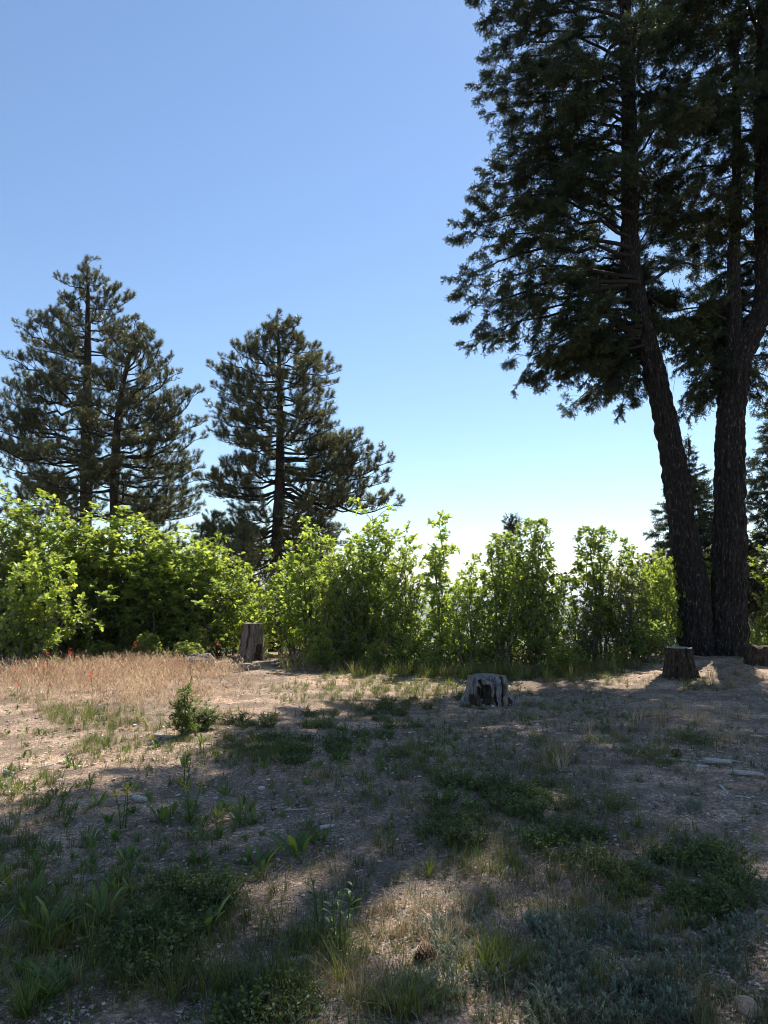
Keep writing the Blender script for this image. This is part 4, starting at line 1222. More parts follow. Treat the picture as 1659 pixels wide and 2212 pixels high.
def cheat_tpl(seed, n=9):
    g = Geo(); r = np.random.default_rng(seed)
    for k in range(n):
        az = r.uniform(0, 6.28); q = r.uniform(0, .08); L = r.uniform(.16, .36)
        V, T = blade(L, .0035, abs(r.normal(0, .22)), az, .5, 3, base=(math.cos(az) * q, math.sin(az) * q))
        g.add(V, T, r.uniform(-.1, .3))
        tip = V[-1]
        for j in range(7):      # drooping spikelets
            a2 = az + r.normal(0, .8); l = r.uniform(.03, .055)
            s0 = tip + np.array([math.cos(a2) * .012 * j * .5, math.sin(a2) * .012 * j * .5, -.012 * j])
            e = s0 + np.array([math.cos(a2) * l * .6, math.sin(a2) * l * .6, -l * .75])
            sd = unit(np.cross(e - s0, r.normal(size=3))) * .0045
            g.add([s0, s0 * .4 + e * .6 + sd, e, s0 * .4 + e * .6 - sd], [(0, 1, 2), (0, 2, 3)], r.uniform(-.3, .1))
    for k in range(7):
        V, T = blade(r.uniform(.08, .18), .005, abs(r.normal(0, .6)), r.uniform(0, 6.28), 1.0, 2, base=tuple(r.uniform(-.06, .06, 2)))
        g.add(V, T, r.uniform(0, .4))
    return np.concatenate(g.V), np.concatenate(g.T), np.concatenate(g.C)

def herb_leafblade(g, base, az, L, w, lean, r, tint, mi=0):
    """broad lance-shaped leaf folded along its midrib"""
    d = np.array([math.cos(az), math.sin(az), 0]); s = np.array([-math.sin(az), math.cos(az), 0]); up = np.array([0, 0, 1.0])
    prof = [(.0, .10), (.25, .45), (.5, .95), (.72, 1.0), (.9, .55), (1, 0)]
    V = []; p = np.array(base, float); ang = lean; last = 0
    for f, ww in prof:
        p = p + (d * math.sin(ang) + up * math.cos(ang)) * L * (f - last); last = f; ang += .16
        nrm = -d * math.cos(ang) + up * math.sin(ang)
        V += [p - s * w * ww * .5 + nrm * w * ww * .18, p, p + s * w * ww * .5 + nrm * w * ww * .18]
    T = []
    for k in range(len(prof) - 1):
        i = 3 * k
        T += [(i, i + 1, i + 4), (i, i + 4, i + 3), (i + 1, i + 2, i + 5), (i + 1, i + 5, i + 4)]
    g.add(V, T, tint, mi)

def herb_mesh(seed, n=11, L=.15, w=.03, spread=.45):
    r = np.random.default_rng(seed); g = Geo()
    for k in range(n):
        az = r.uniform(0, 6.28); q = r.uniform(0, .035)
        herb_leafblade(g, (math.cos(az) * q, math.sin(az) * q, -.01), az, L * r.uniform(.6, 1.15), w * r.uniform(.75, 1.2), abs(r.normal(.1, spread)), r, float(np.clip(r.normal(.45, .2), 0, 1)))
    return g.mesh('herb', M['herb_leaves'], True)

def stalk_mesh(seed, h=.32, flower=True, n=34):
    r = np.random.default_rng(seed); gs, gf = Geo(), Geo()
    for s in range(3):
        P = curve_pts((r.uniform(-.03, .03), r.uniform(-.03, .03), -.01), (r.normal(0, .12), r.normal(0, .12), 1), h * r.uniform(.75, 1), 6, 0, .12, r)
        gs.add(*tube(P, np.linspace(.0045, .002, 7), 4), .4)
        for k in range(n // 3):
            f = (k + .5) / (n // 3) * .95
            q, d = interp(P, f)
            herb_leafblade(gs, q, r.uniform(0, 6.28), .085 * (1.15 - .75 * f) * r.uniform(.8, 1.2), .017, r.uniform(.5, 1.0), r, float(np.clip(r.normal(.5, .15), 0, 1)))
        if flower:
            for k in range(26):
                q, d = interp(P, r.uniform(.82, 1)); q = q + r.normal(0, .012, 3)
                gf.stamp(ICO0[0], ICO0[1], np.eye(3)[None] * r.uniform(.003, .006), q[None], [r.random()])
    return gs.mesh('leaves', M['herb_leaves'], True), (gf.mesh('flowers', M['yellow_petals']) if flower else None)

def low_mesh(seed, rad=.17, h=.11, n=520, leaf=.019, mat='low_leaves'):
    """low mounded leafy plant: many thin stems with little leaves"""
    r = np.random.default_rng(seed); g = Geo()
    pos, dr = [], []
    for k in range(int(n / 9)):
        a = r.uniform(0, 6.28); q = rad * math.sqrt(r.random())
        P = curve_pts((math.cos(a) * q * .5, math.sin(a) * q * .5, -.01), (math.cos(a) * q / rad, math.sin(a) * q / rad, 1.0), h * r.uniform(.6, 1.3), 4, 0, .3, r)
        g.add(*tube(P, np.linspace(.002, .0012, 5), 3, False), .3)
        for j in range(9):
            p_, d = interp(P, r.uniform(.25, 1) * .99)
            pos.append(p_); dr.append(unit(r.normal(0, 1, 3) * [1, 1, .45] + d * .4))
    pos, dr = np.array(pos), np.array(dr)
    R = basis(dr, roll=r.normal(0, .6, len(pos))) * (leaf * r.uniform(.6, 1.3, len(pos)))[:, None, None]
    lf = simple_leaf(.55)
    g.stamp(lf[0], lf[1], R, pos, np.clip(r.normal(.45, .2, len(pos)), 0, 1))
    return g.mesh('low_plant', M[mat])

def sage_mesh(seed, n=9, h=.07, rad=.05):
    r = np.random.default_rng(seed); g = Geo(); pos, dr = [], []
    for k in range(n):
        a = r.uniform(0, 6.28); q = rad * math.sqrt(r.random())
        P = curve_pts((math.cos(a) * q, math.sin(a) * q, -.005), (math.cos(a) * .5, math.sin(a) * .5, 1), h * r.uniform(.5, 1.2), 4, .2, .3, r)
        g.add(*tube(P, np.linspace(.0022, .0012, 5), 3, False), .2)
        for j in range(15):
            f = .15 + .85 * j / 15
            p_, d = interp(P, f * .99)
            aa = j * 2.4
            pos.append(p_); dr.append(unit(d * (.5 + f) + np.array([math.cos(aa), math.sin(aa), .1])))
    pos, dr = np.array(pos), np.array(dr)
    lf = simple_leaf(.32)
    R = basis(dr) * (.022 * r.uniform(.7, 1.2, len(pos)))[:, None, None]
    g.stamp(lf[0], lf[1], R, pos, np.clip(r.normal(.5, .25, len(pos)), 0, 1))
    return g.mesh('sage', M['sage_leaves'])

def place(name, mesh, p, s, label, cat, group=None, rot=None, tilt=0.12, sz=None):
    o = link(bpy.data.objects.new(name, mesh))
    o.location = Vector([float(c) for c in p])
    o.scale = (s, s, sz or s)
    o.rotation_euler = (rnd.uniform(-tilt, tilt), rnd.uniform(-tilt, tilt), rnd.uniform(0, 6.28) if rot is None else rot)
    tag(o, label, cat, group)
    return o

# --- stuff: pebbles, straw, grasses
DF = None
def density(x, y):
    """0..1 patchiness of the ground plants"""
    return np.clip(.5 + .8 * fbm2(np.asarray(x) * .8 + 7, np.asarray(y) * .8, 55, 3), 0, 1)

def in_frame_points(n, seed, vmin=1425, vmax=2290, umin=-160, umax=1820, power=1.0):
    """points of the ground, thinning out with distance the way perspective shows them"""
    r = np.random.default_rng(seed)
    v = vmin + (vmax - vmin) * r.random(n) ** power
    u = r.uniform(umin, umax, n)
    P = grounds_at(u, v)
    return P[(P[:, 1] < 19) & (P[:, 1] > 1.5)]

def ellipse_px(cu, cv, ru, rv, n, seed):
    r = np.random.default_rng(seed); a = r.uniform(0, 6.28, n); q = np.sqrt(r.random(n)) * (1 + .15 * r.normal(size=n))
    return grounds_at(cu + ru * np.cos(a) * q, cv + rv * np.sin(a) * q)
def many(zones, seed, f=1.0):
    return np.concatenate([ellipse_px(a, b, c, d_, int(n * f), seed + k) for k, (a, b, c, d_, n) in enumerate(zones)])

def world_points(n, seed, x0=-9, x1=11, y0=.3, y1=17.5):
    r = np.random.default_rng(seed)
    x, y = r.uniform(x0, x1, n), r.uniform(y0, y1, n)
    return np.stack([x, y, height(x, y)], 1)

def rot_for(n, r, tilt=.1):
    R = rotz(r.uniform(0, 6.28, n))
    t = r.normal(0, tilt, (n, 2))
    K = np.tile(np.eye(3), (n, 1, 1)); K[:, 0, 2] = t[:, 0]; K[:, 1, 2] = t[:, 1]
    return K @ R

def scatter(name, tpls, P, size, mats, label, seed, tint=(.4, .25), tilt=.1, cat='ground cover', flat=None):
    r = np.random.default_rng(seed); g = Geo(); ch = r.integers(0, len(tpls), len(P))
    for k, tp in enumerate(tpls):
        m = ch == k; n = int(m.sum())
        if not n: continue
        s = (size[m] if hasattr(size, '__len__') else size * r.uniform(.6, 1.35, n))
        R = rot_for(n, r, tilt) * s[:, None, None]
        if flat is not None:
            R = R @ np.diag(flat)
        g.stamp(tp[0], tp[1], R, P[m], np.clip(r.normal(tint[0], tint[1], n), 0, 1), 0, tp[2] if len(tp) > 2 else None)
    o = g.obj(name, mats)
    tag(o, label, cat, kind='stuff')
    return o

def pebble_tpls(k=5):
    out = []
    for s in range(k):
        r = np.random.default_rng(600 + s); V, T = rock_geo(r, base=(np.array([(1, 0, 0), (-1, 0, 0), (0, 1, 0), (0, -1, 0), (0, 0, 1), (0, 0, -1.)]) * r.uniform(.8, 1.3, (6, 1)) + r.normal(0, .22, (6, 3)), np.array([(0, 2, 4), (2, 1, 4), (1, 3, 4), (3, 0, 4), (2, 0, 5), (1, 2, 5), (3, 1, 5), (0, 3, 5)])))
        V[:, 2] *= .62; V[:, 2] += .15
        out.append((V, T, np.zeros(len(V))))
    return out
PB = pebble_tpls()
r_ = np.random.default_rng(77)
P = np.concatenate([in_frame_points(25000, 1, power=.8), world_points(4000, 2)])
P[:, 2] += .002
sz = .0040 + .014 * r_.random(len(P)) ** 3.2
sz *= np.clip(P[:, 1] / 4.5, .75, 1.7)
scatter('gravel', PB, P, sz, M['granite'], 'pinkish granite gravel strewn over the whole clearing', 3, (.5, .3), .2, 'gravel')

straw = []
for s in range(6):
    r = np.random.default_rng(640 + s)
    Q = curve_pts((-.5, 0, .03), (1, 0, .04), 1.0, 4, -.1, .55, r); Q[:, 2] = np.abs(Q[:, 2]) * .5 + .02
    n = len(Q); w = np.array([0, .0125, 0])
    V = np.concatenate([Q - w, Q + w]); T = []
    for k in range(n - 1): T += [(k, k + 1, n + k + 1), (k, n + k + 1, n + k)]
    straw.append((V, np.array(T), np.zeros(len(V))))
P = np.concatenate([in_frame_points(30000, 5, power=.75), world_points(6000, 6)])
d = fbm2(P[:, 0] * .9, P[:, 1] * .9, 61, 3); keep = np.random.default_rng(7).random(len(P)) < np.clip(.45 + .9 * d, .06, 1)
P = P[keep]; P[:, 2] += .004
scatter('dry_litter', straw, P, .10, M['straw'], 'dead grass stems and pine needles littering the shaded ground', 8, (.45, .28), .14, 'litter')

GR = [grass_tpl(16, .12, .0036, .42, .9, 650 + s, seg=2) for s in range(4)]
GRL = [grass_tpl(26, .20, .0042, .38, .9, 660 + s, .05) for s in range(3)]
P = np.concatenate([in_frame_points(4200, 11, power=.8), world_points(1500, 12), many([(1350, 1600, 330, 90, 700), (1100, 1560, 250, 60, 350), (900, 1700, 300, 80, 300), (1300, 1850, 300, 80, 250)], 790)])
keep = np.random.default_rng(13).random(len(P)) < density(P[:, 0], P[:, 1]) * .9 + .05
scatter('short_grass', GR, P[keep], .75, M['grey_grass'], 'short wispy grey green grass scattered over the clearing', 14, (.4, .28), .15, 'grass')

# greener taller grass along the oaks and in patches
green_z = [(620, 1600, 160, 40, 60), (800, 1540, 180, 40, 70), (380, 1620, 160, 30, 40), (1000, 1600, 160, 50, 40), (800, 1450, 150, 18, 260), (1000, 1452, 140, 18, 260), (1180, 1458, 130, 16, 220), (1320, 1440, 80, 14, 90), (700, 1430, 90, 12, 90), (850, 1480, 180, 20, 160), (700, 1490, 150, 25, 90), (900, 1495, 120, 25, 80), (165, 1545, 85, 24, 130), (280, 1560, 70, 26, 40), (230, 1462, 200, 30, 60), (60, 1500, 80, 20, 30),
           (200, 1620, 60, 18, 34), (60, 1720, 110, 60, 60), (90, 1850, 140, 60, 40), (560, 2140, 130, 45, 60), (700, 2060, 90, 35, 30), (1100, 2080, 90, 35, 34), (330, 2120, 120, 60, 40), (1180, 1650, 60, 20, 30),
           (1310, 1470, 30, 10, 22), (1600, 1415, 40, 12, 34), (1520, 1485, 60, 12, 40), (1400, 1560, 120, 30, 30), (520, 1640, 90, 26, 40), (1060, 1870, 60, 30, 14), (900, 1630, 120, 40, 34), (140, 2000, 150, 60, 40), (850, 2180, 120, 40, 30)]
P = many(green_z, 700)
P2 = many([(250, 1900, 420, 280, 1100), (700, 1600, 300, 90, 700), (850, 1500, 330, 30, 420), (1250, 1500, 220, 30, 160), (350, 1600, 400, 60, 260), (1000, 1750, 300, 120, 300), (1450, 1900, 300, 150, 260), (900, 2130, 400, 80, 260), (150, 1560, 250, 70, 200)], 720)
P2 = P2[np.random.default_rng(9).random(len(P2)) < density(P2[:, 0] * 1.7 + 3, P2[:, 1] * 1.7)]
scatter('fine_green_grass', GR, P2, .85, M['green_grass'], 'fine olive green grass blades thinly covering the left and centre of the clearing', 23, (.5, .22), .15, 'grass')
scatter('green_grass', GRL + GR, P, .8, M['green_grass'], 'green grass tufts along the oaks and in patches of the clearing', 15, (.38, .2), .12, 'grass')
yel_near = [(900, 1990, 120, 60, 34), (960, 2040, 120, 50, 30), (700, 2110, 120, 50, 30), (850, 2150, 140, 50, 26), (1150, 1960, 160, 50, 20), (1300, 1940, 100, 60, 14)]
yel_z = [(820, 1440, 200, 14, 170), (1100, 1448, 160, 12, 150), (1300, 1438, 80, 10, 50), (300, 1545, 250, 40, 40), (700, 1440, 60, 12, 30), (1620, 1408, 40, 8, 30), (1590, 1470, 60, 18, 26), (1200, 1640, 50, 22, 16), (640, 1420, 60, 14, 30), (1500, 1555, 130, 30, 30), (1450, 1600, 200, 50, 26)]
P = many([(720, 1440, 110, 14, 90), (850, 1448, 130, 14, 130), (1000, 1454, 120, 14, 130), (1150, 1456, 110, 12, 110), (1290, 1444, 80, 10, 60), (80, 1440, 100, 10, 40), (660, 1432, 60, 8, 30)], 735)
scatter('tall_grass', GRL, P, 1.45, M['green_grass'], 'taller yellow green grass fringing the foot of the oak thicket', 24, (.62, .2), .12, 'grass')
P = many(yel_near, 745)
scatter('low_dry_grass', GR, P, .8, M['dry_grass'], 'short straw coloured grass around the sunlit patch in the foreground', 19, (.35, .25), .2, 'grass')
P = many(yel_z, 760)
scatter('dry_grass', GRL, P, 1.0, M['dry_grass'], 'straw yellow grass at the foot of the oaks and in the sunlit patch', 16, (.5, .22), .15, 'grass')
def weed_tpl(seed):
    g = Geo(); r = np.random.default_rng(seed); lf = simple_leaf(.42, .05); k = 9
    dr = np.stack([np.cos(np.arange(k) * 2.4), np.sin(np.arange(k) * 2.4), r.uniform(.1, 1.2, k)], 1)
    g.stamp(lf[0], lf[1], basis(dr) * r.uniform(.6, 1.2, k)[:, None, None], dr * r.uniform(.0, .5, k)[:, None] * .6, r.uniform(-.2, .2, k))
    return np.concatenate(g.V), np.concatenate(g.T), np.concatenate(g.C)
WD = [weed_tpl(690 + q) for q in range(4)]
P = np.concatenate([in_frame_points(2600, 31, power=.8), many([(640, 1625, 170, 44, 200), (1060, 1750, 180, 70, 220), (1470, 1910, 190, 80, 220), (380, 1980, 150, 90, 160)], 795)])
keep = np.random.default_rng(33).random(len(P)) < density(P[:, 0] * 1.3 + 9, P[:, 1] * 1.3) * .9
P = P[keep]
scatter('small_weeds', WD, P, .022 * np.random.default_rng(34).uniform(.5, 1.3, len(P)), M['low_leaves'], 'tiny weeds with little leaves sprinkled over the soil', 35, (.55, .25), .2, 'weeds')
CH = [cheat_tpl(670 + s) for s in range(5)]
P = many([(210, 1440, 230, 34, 620), (60, 1455, 110, 36, 260), (360, 1432, 60, 26, 150), (230, 1475, 220, 22, 190), (480, 1450, 60, 18, 40), (330, 1415, 120, 12, 160), (700, 1438, 50, 8, 20), (200, 1500, 260, 30, 120), (480, 1490, 90, 30, 30)], 780, .95)
P = P[np.random.default_rng(41).random(len(P)) < np.clip(.75 + .9 * fbm2(P[:, 0] * 1.1, P[:, 1] * 1.1, 77, 3), .12, 1)]
scatter('cheatgrass', CH, P, .95, M['cheatgrass'], 'pinkish dry cheatgrass with drooping seed heads before the left oaks', 17, (.45, .25), .12, 'grass')

# --- countable plants
HB = [herb_mesh(800 + k, 9 + k % 4 * 2, .15, .028, .35 + .05 * k) for k in range(6)]
named_herbs = [
    (395, 2095 - 440, 1.0, 'small green herb just inside the shade below the upright bush'),
    (645, 1850, 1.35, 'largest broad leaved herb clump at centre, beside the curved bark piece'),
    (565, 1880, .95, 'herb clump with one glowing leaf, beside the weathered split stick'),
    (430, 1930 - 60, .9, 'leafy herb clump between two grassy tufts at left of centre'),
    (210, 1745, .95, 'spreading herb rosette left of the yellow topped herb'),
    (352, 1775, 1.0, 'arching herb clump right of the dark short log'),
    (735, 1690 - 50, .7, 'short herb at the left foot of the dark leafy patch'),
    (489, 1720, .8, 'low herb tuft with wide leaves behind the two tall stalked herbs'),
    (520, 1780, .95, 'herb clump right of the tall silvery stalked herb'),
    (110, 2020, 1.2, 'dense upright herb clump, biggest in the lower left corner'),
    (225, 1990, 1.1, 'upright herb clump right of the lower left corner clump'),
    (450, 2010, 1.0, 'dark herb with leaves fanned out above the white stone'),
    (760, 1960, .9, 'yellowish green herb at the end of the sunlit patch'),
]
for k, (u, v, s, lab) in enumerate(named_herbs):
    place('herb_plant', HB[k % 6], ground_at(u, v), s, lab, 'plant')
r = random.Random(5)
zones = [(300, 1760, 260, 60, 26, 'low broad leaved herb among the shaded left middle ground', .45), (120, 1700, 130, 60, 18, 'low broad leaved herb by the shade edge at far left', .5), (140, 1950, 190, 110, 46, 'tall narrow leaved herb in the crowded lower left corner', .45),
         (520, 1800, 200, 70, 22, 'broad leaved herb on the open gravel left of centre', .5), (420, 1590, 220, 50, 18, 'small herb around the upright bush', .45), (250, 1530, 220, 40, 16, 'small sunlit herb below the dry pink grass', .4),
         (700, 1640, 160, 60, 18, 'herb growing through the dark leafy patch', .5), (900, 1470, 160, 20, 14, 'small herb at the sunny foot of the oaks', .4), (60, 1580, 60, 60, 6, 'sunlit herb near the left frame edge', .4),
         (1110, 1760, 120, 40, 12, 'silvery edged herb lying in the dark patch right of centre', .5), (340, 1870, 250, 60, 20, 'herb in the second band of plants from the lower left corner', .5), (50, 2130, 90, 70, 12, 'herb at the bottom left edge', .6), (850, 1600, 150, 40, 14, 'small herb between the dark patch and the split stump', .4)]
for cu, cv, ru, rv, n, lab, smin in zones:
    for _ in range(n):
        a, q = r.uniform(0, 6.28), math.sqrt(r.random())
        p = ground_at(cu + math.cos(a) * ru * q, cv + math.sin(a) * rv * q)
        place('herb_plant', HB[r.randrange(6)], p, r.uniform(smin, smin + .5) * .72, lab, 'plant', lab.replace('herb', 'herbs', 1))

def stalk(u, v, s, flower, label, seed):
    lm, fm = stalk_mesh(seed, .34, flower)
    root = empty('stalked_herb', ground_at(u, v)); root.scale = (s, s, s)
    link(bpy.data.objects.new('leaves', lm), root)
    if fm: link(bpy.data.objects.new('flowers', fm), root)
    tag(root, label, 'plant')
stalk(398 - 130, 1790, 1.0, True, 'bright green leafy herb topped with a yellow flower head', 1)
stalk(415, 1778, 1.05, True, 'tall dark stalked herb with a faint yellow head, right of the bright one', 2)
stalk(405, 1690, .85, False, 'leafy stalked herb without flowers standing behind the small bare patch', 3)
stalk(725, 2060, 1.0, False, 'feathery grey green plant left of the sunlit patch in the foreground', 4)
stalk(690, 2020, .85, False, 'smaller feathery stem left of the feathery grey green plant', 5)
stalk(130, 1760, .7, False, 'thin leafy stalk near the left frame edge in shade', 6)
stalk(180, 1575, .6, True, 'small yellowing stalk in the sunlit grass at left', 7)

LOW = [low_mesh(820 + k) for k in range(5)]
LOWD = [low_mesh(830 + k, .22, .09, 330, .018, 'dusty_leaves') for k in range(3)]
lows = [(640, 1625, 150, 34, 24, 'low', 'left of the open centre'), (800, 1560, 150, 34, 18, 'low', 'below the split stump side of the oaks'), (560, 1560, 50, 24, 5, 'low', 'right of the upright bush'), (1060, 1740, 150, 60, 20, 'low', 'in the dark patch right of centre'),
        (1000, 1800, 120, 40, 7, 'low', 'at the lower rim of the dark central patch'), (1470, 1910, 180, 70, 17, 'low', 'in the dark patch at lower right'), (1250, 1850, 120, 50, 8, 'low', 'between the two dark patches on the right'),
        (400, 1960, 110, 40, 8, 'low', 'around the largest pale stone'), (330, 2060, 90, 50, 9, 'low', 'below the largest pale stone'), (560, 2190, 120, 30, 6, 'low', 'at the bottom edge left of centre'), (1560, 1980, 90, 40, 6, 'low', 'near the lower right frame edge'), (950, 1520, 120, 24, 8, 'low', 'left of the split stump'),
        (1250, 1580, 150, 40, 14, 'dusty', 'in the shade below the fir trunks'), (1420, 1620, 120, 36, 14, 'dusty', 'around the fallen branches'), (1150, 1540, 120, 20, 6, 'dusty', 'just right of the split stump'), (980, 1650, 160, 50, 14, 'dusty', 'in the shaded middle'), (1300, 1720, 120, 40, 7, 'dusty', 'on the bare gravel at right')]
for cu, cv, ru, rv, n, kd, where in lows:
    for _ in range(n):
        a, q = r.uniform(0, 6.28), math.sqrt(r.random())
        p = ground_at(cu + math.cos(a) * ru * q, cv + math.sin(a) * rv * q)
        if kd == 'low':
            place('low_plant', LOW[r.randrange(5)], p, r.uniform(.45, 1.2), 'mounded plant of tiny dark green leaves ' + where, 'plant', 'dark low plants ' + where)
        else:
            place('low_plant', LOWD[r.randrange(3)], p, r.uniform(.4, 1.1), 'sparse dull low plant with dusty leaves ' + where, 'plant', 'dusty low plants ' + where)

SG = [sage_mesh(840 + k) for k in range(6)]
sages = [(1180, 2130, 320, 90, 60, 'across the bottom right foreground'), (1000, 2030, 90, 50, 16, 'right of the sunlit patch'), (1440, 2080, 180, 90, 28, 'towards the lower right corner'), (1500, 1830, 120, 30, 6, 'above the dark lower right patch'),
         (1200, 2010, 50, 30, 26, 'in the palest dense mat'), (1560, 2020, 80, 40, 8, 'beside the right frame edge'), (900, 2160, 100, 40, 8, 'right of the bottom centre grass'), (1480, 1745, 30, 15, 4, 'on the bare gravel at right'), (1330, 2190, 200, 20, 12, 'along the bottom edge')]
for cu, cv, ru, rv, n, where in sages:
    for _ in range(n):
        a, q = r.uniform(0, 6.28), math.sqrt(r.random())
        p = ground_at(cu + math.cos(a) * ru * q, cv + math.sin(a) * rv * q)
        place('sage_sprig', SG[r.randrange(6)], p, r.uniform(.45, 1.0), 'silvery grey green sage sprig ' + where, 'plant', 'silvery sage sprigs ' + where)

# bunch grasses one can point at
BG = []
for s in range(4):
    tp = grass_tpl(90, .24, .0035, .55, 1.1, 850 + s, .045)
    BG.append(mesh_from('bunch_grass', tp[0], tp[1], M['green_grass'], tint=np.clip(.55 + tp[2], 0, 1)))
bunch = [(1380, 1790, .8, 'spiky grass tuft alone on the bare soil at right'), (1310, 1478, .7, 'small round grass tuft left of the brown stump in the distance'), (1625, 1418, 1.2, 'yellowish bunch of grass at the right foot of the fir trunks'),
         (1500, 1490, .8, 'grass tuft at the foot of the brown stump'), (575, 1425, .9, 'arching grass tuft in front of the tall grey stump'), (1090, 2110, .8, 'green grass tuft among the silvery sage'),
         (925, 1890, .7, 'wispy grass tuft at the centre of the foreground'), (880, 2190, 1.0, 'thick grass tuft at the bottom centre edge'), (1190, 1650, .9, 'golden grass tuft in mid distance, right of centre'), (470, 1610, .7, 'round grass tuft at the rim of the shade'),
         (330, 1600, .6, 'small tuft at the shade rim left of the round tuft'), (60, 2190, 1.1, 'grass bunch in the bottom left corner'), (1060, 1955, .6, 'grass tuft beside the sunlit stones'), (740, 2120, 1.1, 'long bladed grass tuft catching the sun at lower centre')]
for k, (u, v, s, lab) in enumerate(bunch):
    place('bunch_grass', BG[k % 4], ground_at(u, v), s, lab, 'grass tuft')

# scarlet flowers
def red_flower(u, vb, vt, label, seed, lean=0.0, dv=0):
    b = ground_at(u, vb); dep = b[1]; h = max(.15, (vb - vt) / FPX * dep)
    r = np.random.default_rng(seed)
    root = empty('red_flower', b)
    P = curve_pts((0, 0, -.01), (lean, 0, 1), h, 7, 0, .15, r)
    g = Geo(); g.add(*tube(P, np.linspace(.005, .003, 8), 4), .5)
    for k in range(6):
        q, d_ = interp(P, r.uniform(.05, .6)); herb_leafblade(g, q, r.uniform(0, 6.28), .05, .01, .8, r, .5)
    link(bpy.data.objects.new('stem', g.mesh('stem', M['herb_leaves'])), root)
    gf = Geo()
    for k in range(16):
        q, d_ = interp(P, r.uniform(.80, .999)); az = r.uniform(0, 6.28)
        herb_leafblade(gf, q, az, .045, .016, r.uniform(.7, 1.9), r, r.random())
    link(bpy.data.objects.new('petals', gf.mesh('petals', M['red_petals'])), root)
    tag(root, label, 'flower')
reds = [(193, 1440, 1322, 'tall scarlet flower spike against the shaded left oaks', .0), (488, 1436, 1380, 'scarlet flower on a leaning stem left of the tall grey stump', -.3), (296, 1440, 1385, 'scarlet flower above the dry grass, halfway to the log chunk', 0),
        (100, 1480, 1405, 'scarlet spike rising before the lower left oak bush', 0), (92, 1478, 1430, 'short scarlet bloom just left of that scarlet spike', 0), (153, 1470, 1400, 'scarlet bloom between two dry seed heads in the left grass', 0), (28, 1475, 1443, 'scarlet bloom nearest the left frame edge', 0),
        (38, 1500, 1478, 'low scarlet bloom on the sunlit ground at far left', 0), (200, 1500, 1452, 'scarlet bloom in the middle of the dry pink grass', 0), (102, 1510, 1475, 'scarlet bloom at the lower rim of the dry grass', 0), (388, 1460, 1425, 'scarlet bloom beside the sunlit log chunk', 0), (77, 1470, 1440, 'scarlet bloom under the hanging oak twigs', 0)]
for k, (u, vb, vt, lab, ln) in enumerate(reds):
    red_flower(u, vb, vt, lab, 860 + k, ln)

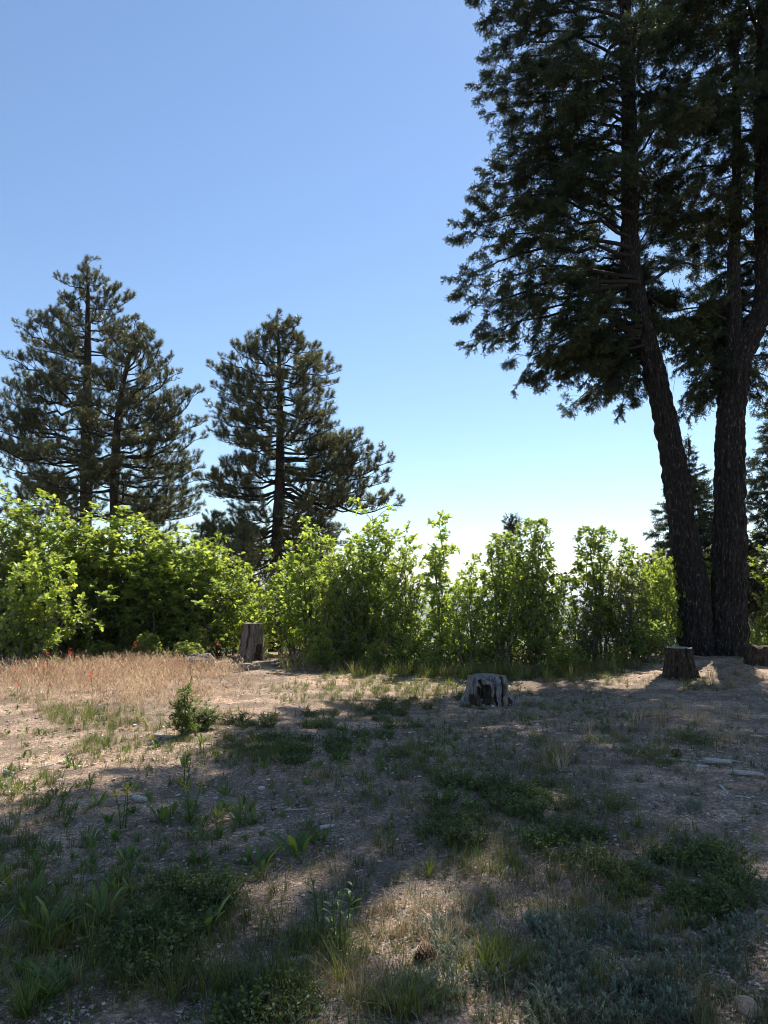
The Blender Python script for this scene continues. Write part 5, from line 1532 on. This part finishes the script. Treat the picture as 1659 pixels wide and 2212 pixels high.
# stones
RK = []
for k in range(8):
    rr = np.random.default_rng(870 + k); V, T = rock_geo(rr, base=ICO2); V = V * [1, .75, .55]; V[:, 2] += .2
    RK.append([mesh_from('stone', V, T, M['granite'], tint=np.full(len(V), t)) for t in (.35, .6, .95)])
named_rocks = [
    (408, 1962, 20, 2, 'largest pale stone in the left foreground, beside dark leaves'), (565, 1705, 17, 2, 'white angular stone at the lit spot right of the herbs'), (242, 1728 - 32, 9, 2, 'pale stone left of the yellow topped herb'),
    (600, 1858, 11, 2, 'pale stone touching the weathered split stick'), (935, 1960 - 50, 9, 2, 'small white stone left above the sunlit patch'), (950, 1950, 12, 1, 'reddish stone at the top of the sunlit patch'), (975, 1953, 9, 2, 'pale stone at the right end of the sunlit patch'),
    (925, 1925, 13, 1, 'grey stone right above the sunlit patch'), (720, 1945 + 80, 14, 1, 'stone half hidden left of the feathery plant'), (548, 2165, 13, 2, 'white stone near the bottom edge, left of centre'), (615, 2160, 17, 1, 'rounded stone near the bottom edge at left centre'),
    (1420, 1740, 14, 0, 'squat dull stone on the bare gravel at right'), (1225, 2160 - 70, 11, 2, 'pale stone among the sage sprigs'), (1430, 1428, 16, 2, 'sunlit stone left of the brown stump'), (1590, 1868 - 60, 8, 1, 'small stone right of the spiky tuft'),
    (1090, 1992 - 30, 12, 1, 'flat stone in the litter right of the sunlit patch'), (860, 1985, 12, 1, 'stone inside the sunlit patch'), (800, 2050, 14, 0, 'reddish stone on the sunlit litter at bottom centre'), (855, 1870 - 12, 10, 1, 'stone at the centre of the shaded gravel'),
    (80, 1700 + 14, 13, 0, 'reddish flat stone at the left frame edge'), (1170, 1995 - 25, 9, 2, 'white pebble beyond the silvery patch'), (640, 1945, 12, 1, 'stone beneath the feathery plant on its left'),
    (1620, 2185, 60, 0, 'big smooth grey boulder half buried in the bottom right corner'), (1290, 1445, 16, 1, 'brown stone under the thin small leaved shrub'),
]
for k, (u, v, w, t, lab) in enumerate(named_rocks):
    p = ground_at(u, v); s = w / 2 / FPX * p[1] * 1.05
    place('stone', RK[k % 8][t], p, s, lab, 'stone', tilt=.3)
for k in range(230):
    v = 1480 + 730 * r.random() ** .8; u = r.uniform(0, 1659); p = ground_at(u, v)
    s = r.uniform(1.8, 4.6) / FPX * p[1]
    place('stone', RK[r.randrange(8)][r.choice((0, 1, 1, 2))], p, s, 'small angular stone lying loose on the gravelly soil', 'stone', 'loose small stones of the clearing', tilt=.5)

# pine cone
def cone(u, v, label, s=1.0, seed=1):
    b = ground_at(u, v); b[2] += .028 * s; g = Geo(); r = np.random.default_rng(seed)
    for k in range(70):
        t = k / 70; a = k * 2.4; rad = .036 * math.sin(math.pi * (.12 + .83 * t)) ; x = -.045 + .09 * t
        c = np.array([x, math.cos(a) * rad * .4, math.sin(a) * rad * .4]); o_ = np.array([.35, math.cos(a), math.sin(a)]); o_ = unit(o_)
        sd_ = unit(np.cross(o_, [1, 0, 0])) * .009
        e = c + o_ * rad * .8
        g.add([c - sd_ * .5, c + sd_ * .5, e + sd_, e - sd_, e + np.array([.004, 0, 0])], [(0, 1, 2), (0, 2, 3), (3, 2, 4), (0, 3, 4), (1, 4, 2), (0, 4, 1)], .5)
    o = g.obj('pine_cone', M['cone_scales']); o.location = b; o.scale = (s, s, s); o.rotation_euler = (0, .2, r.uniform(0, 6))
    tag(o, label, 'pine cone')
cone(920, 2078, 'open brown pine cone lying among the sage near the sunlit patch', 1.0, 1)
cone(1462, 1638, 'dark pine cone behind the fallen branches on the right', 1.2, 2)
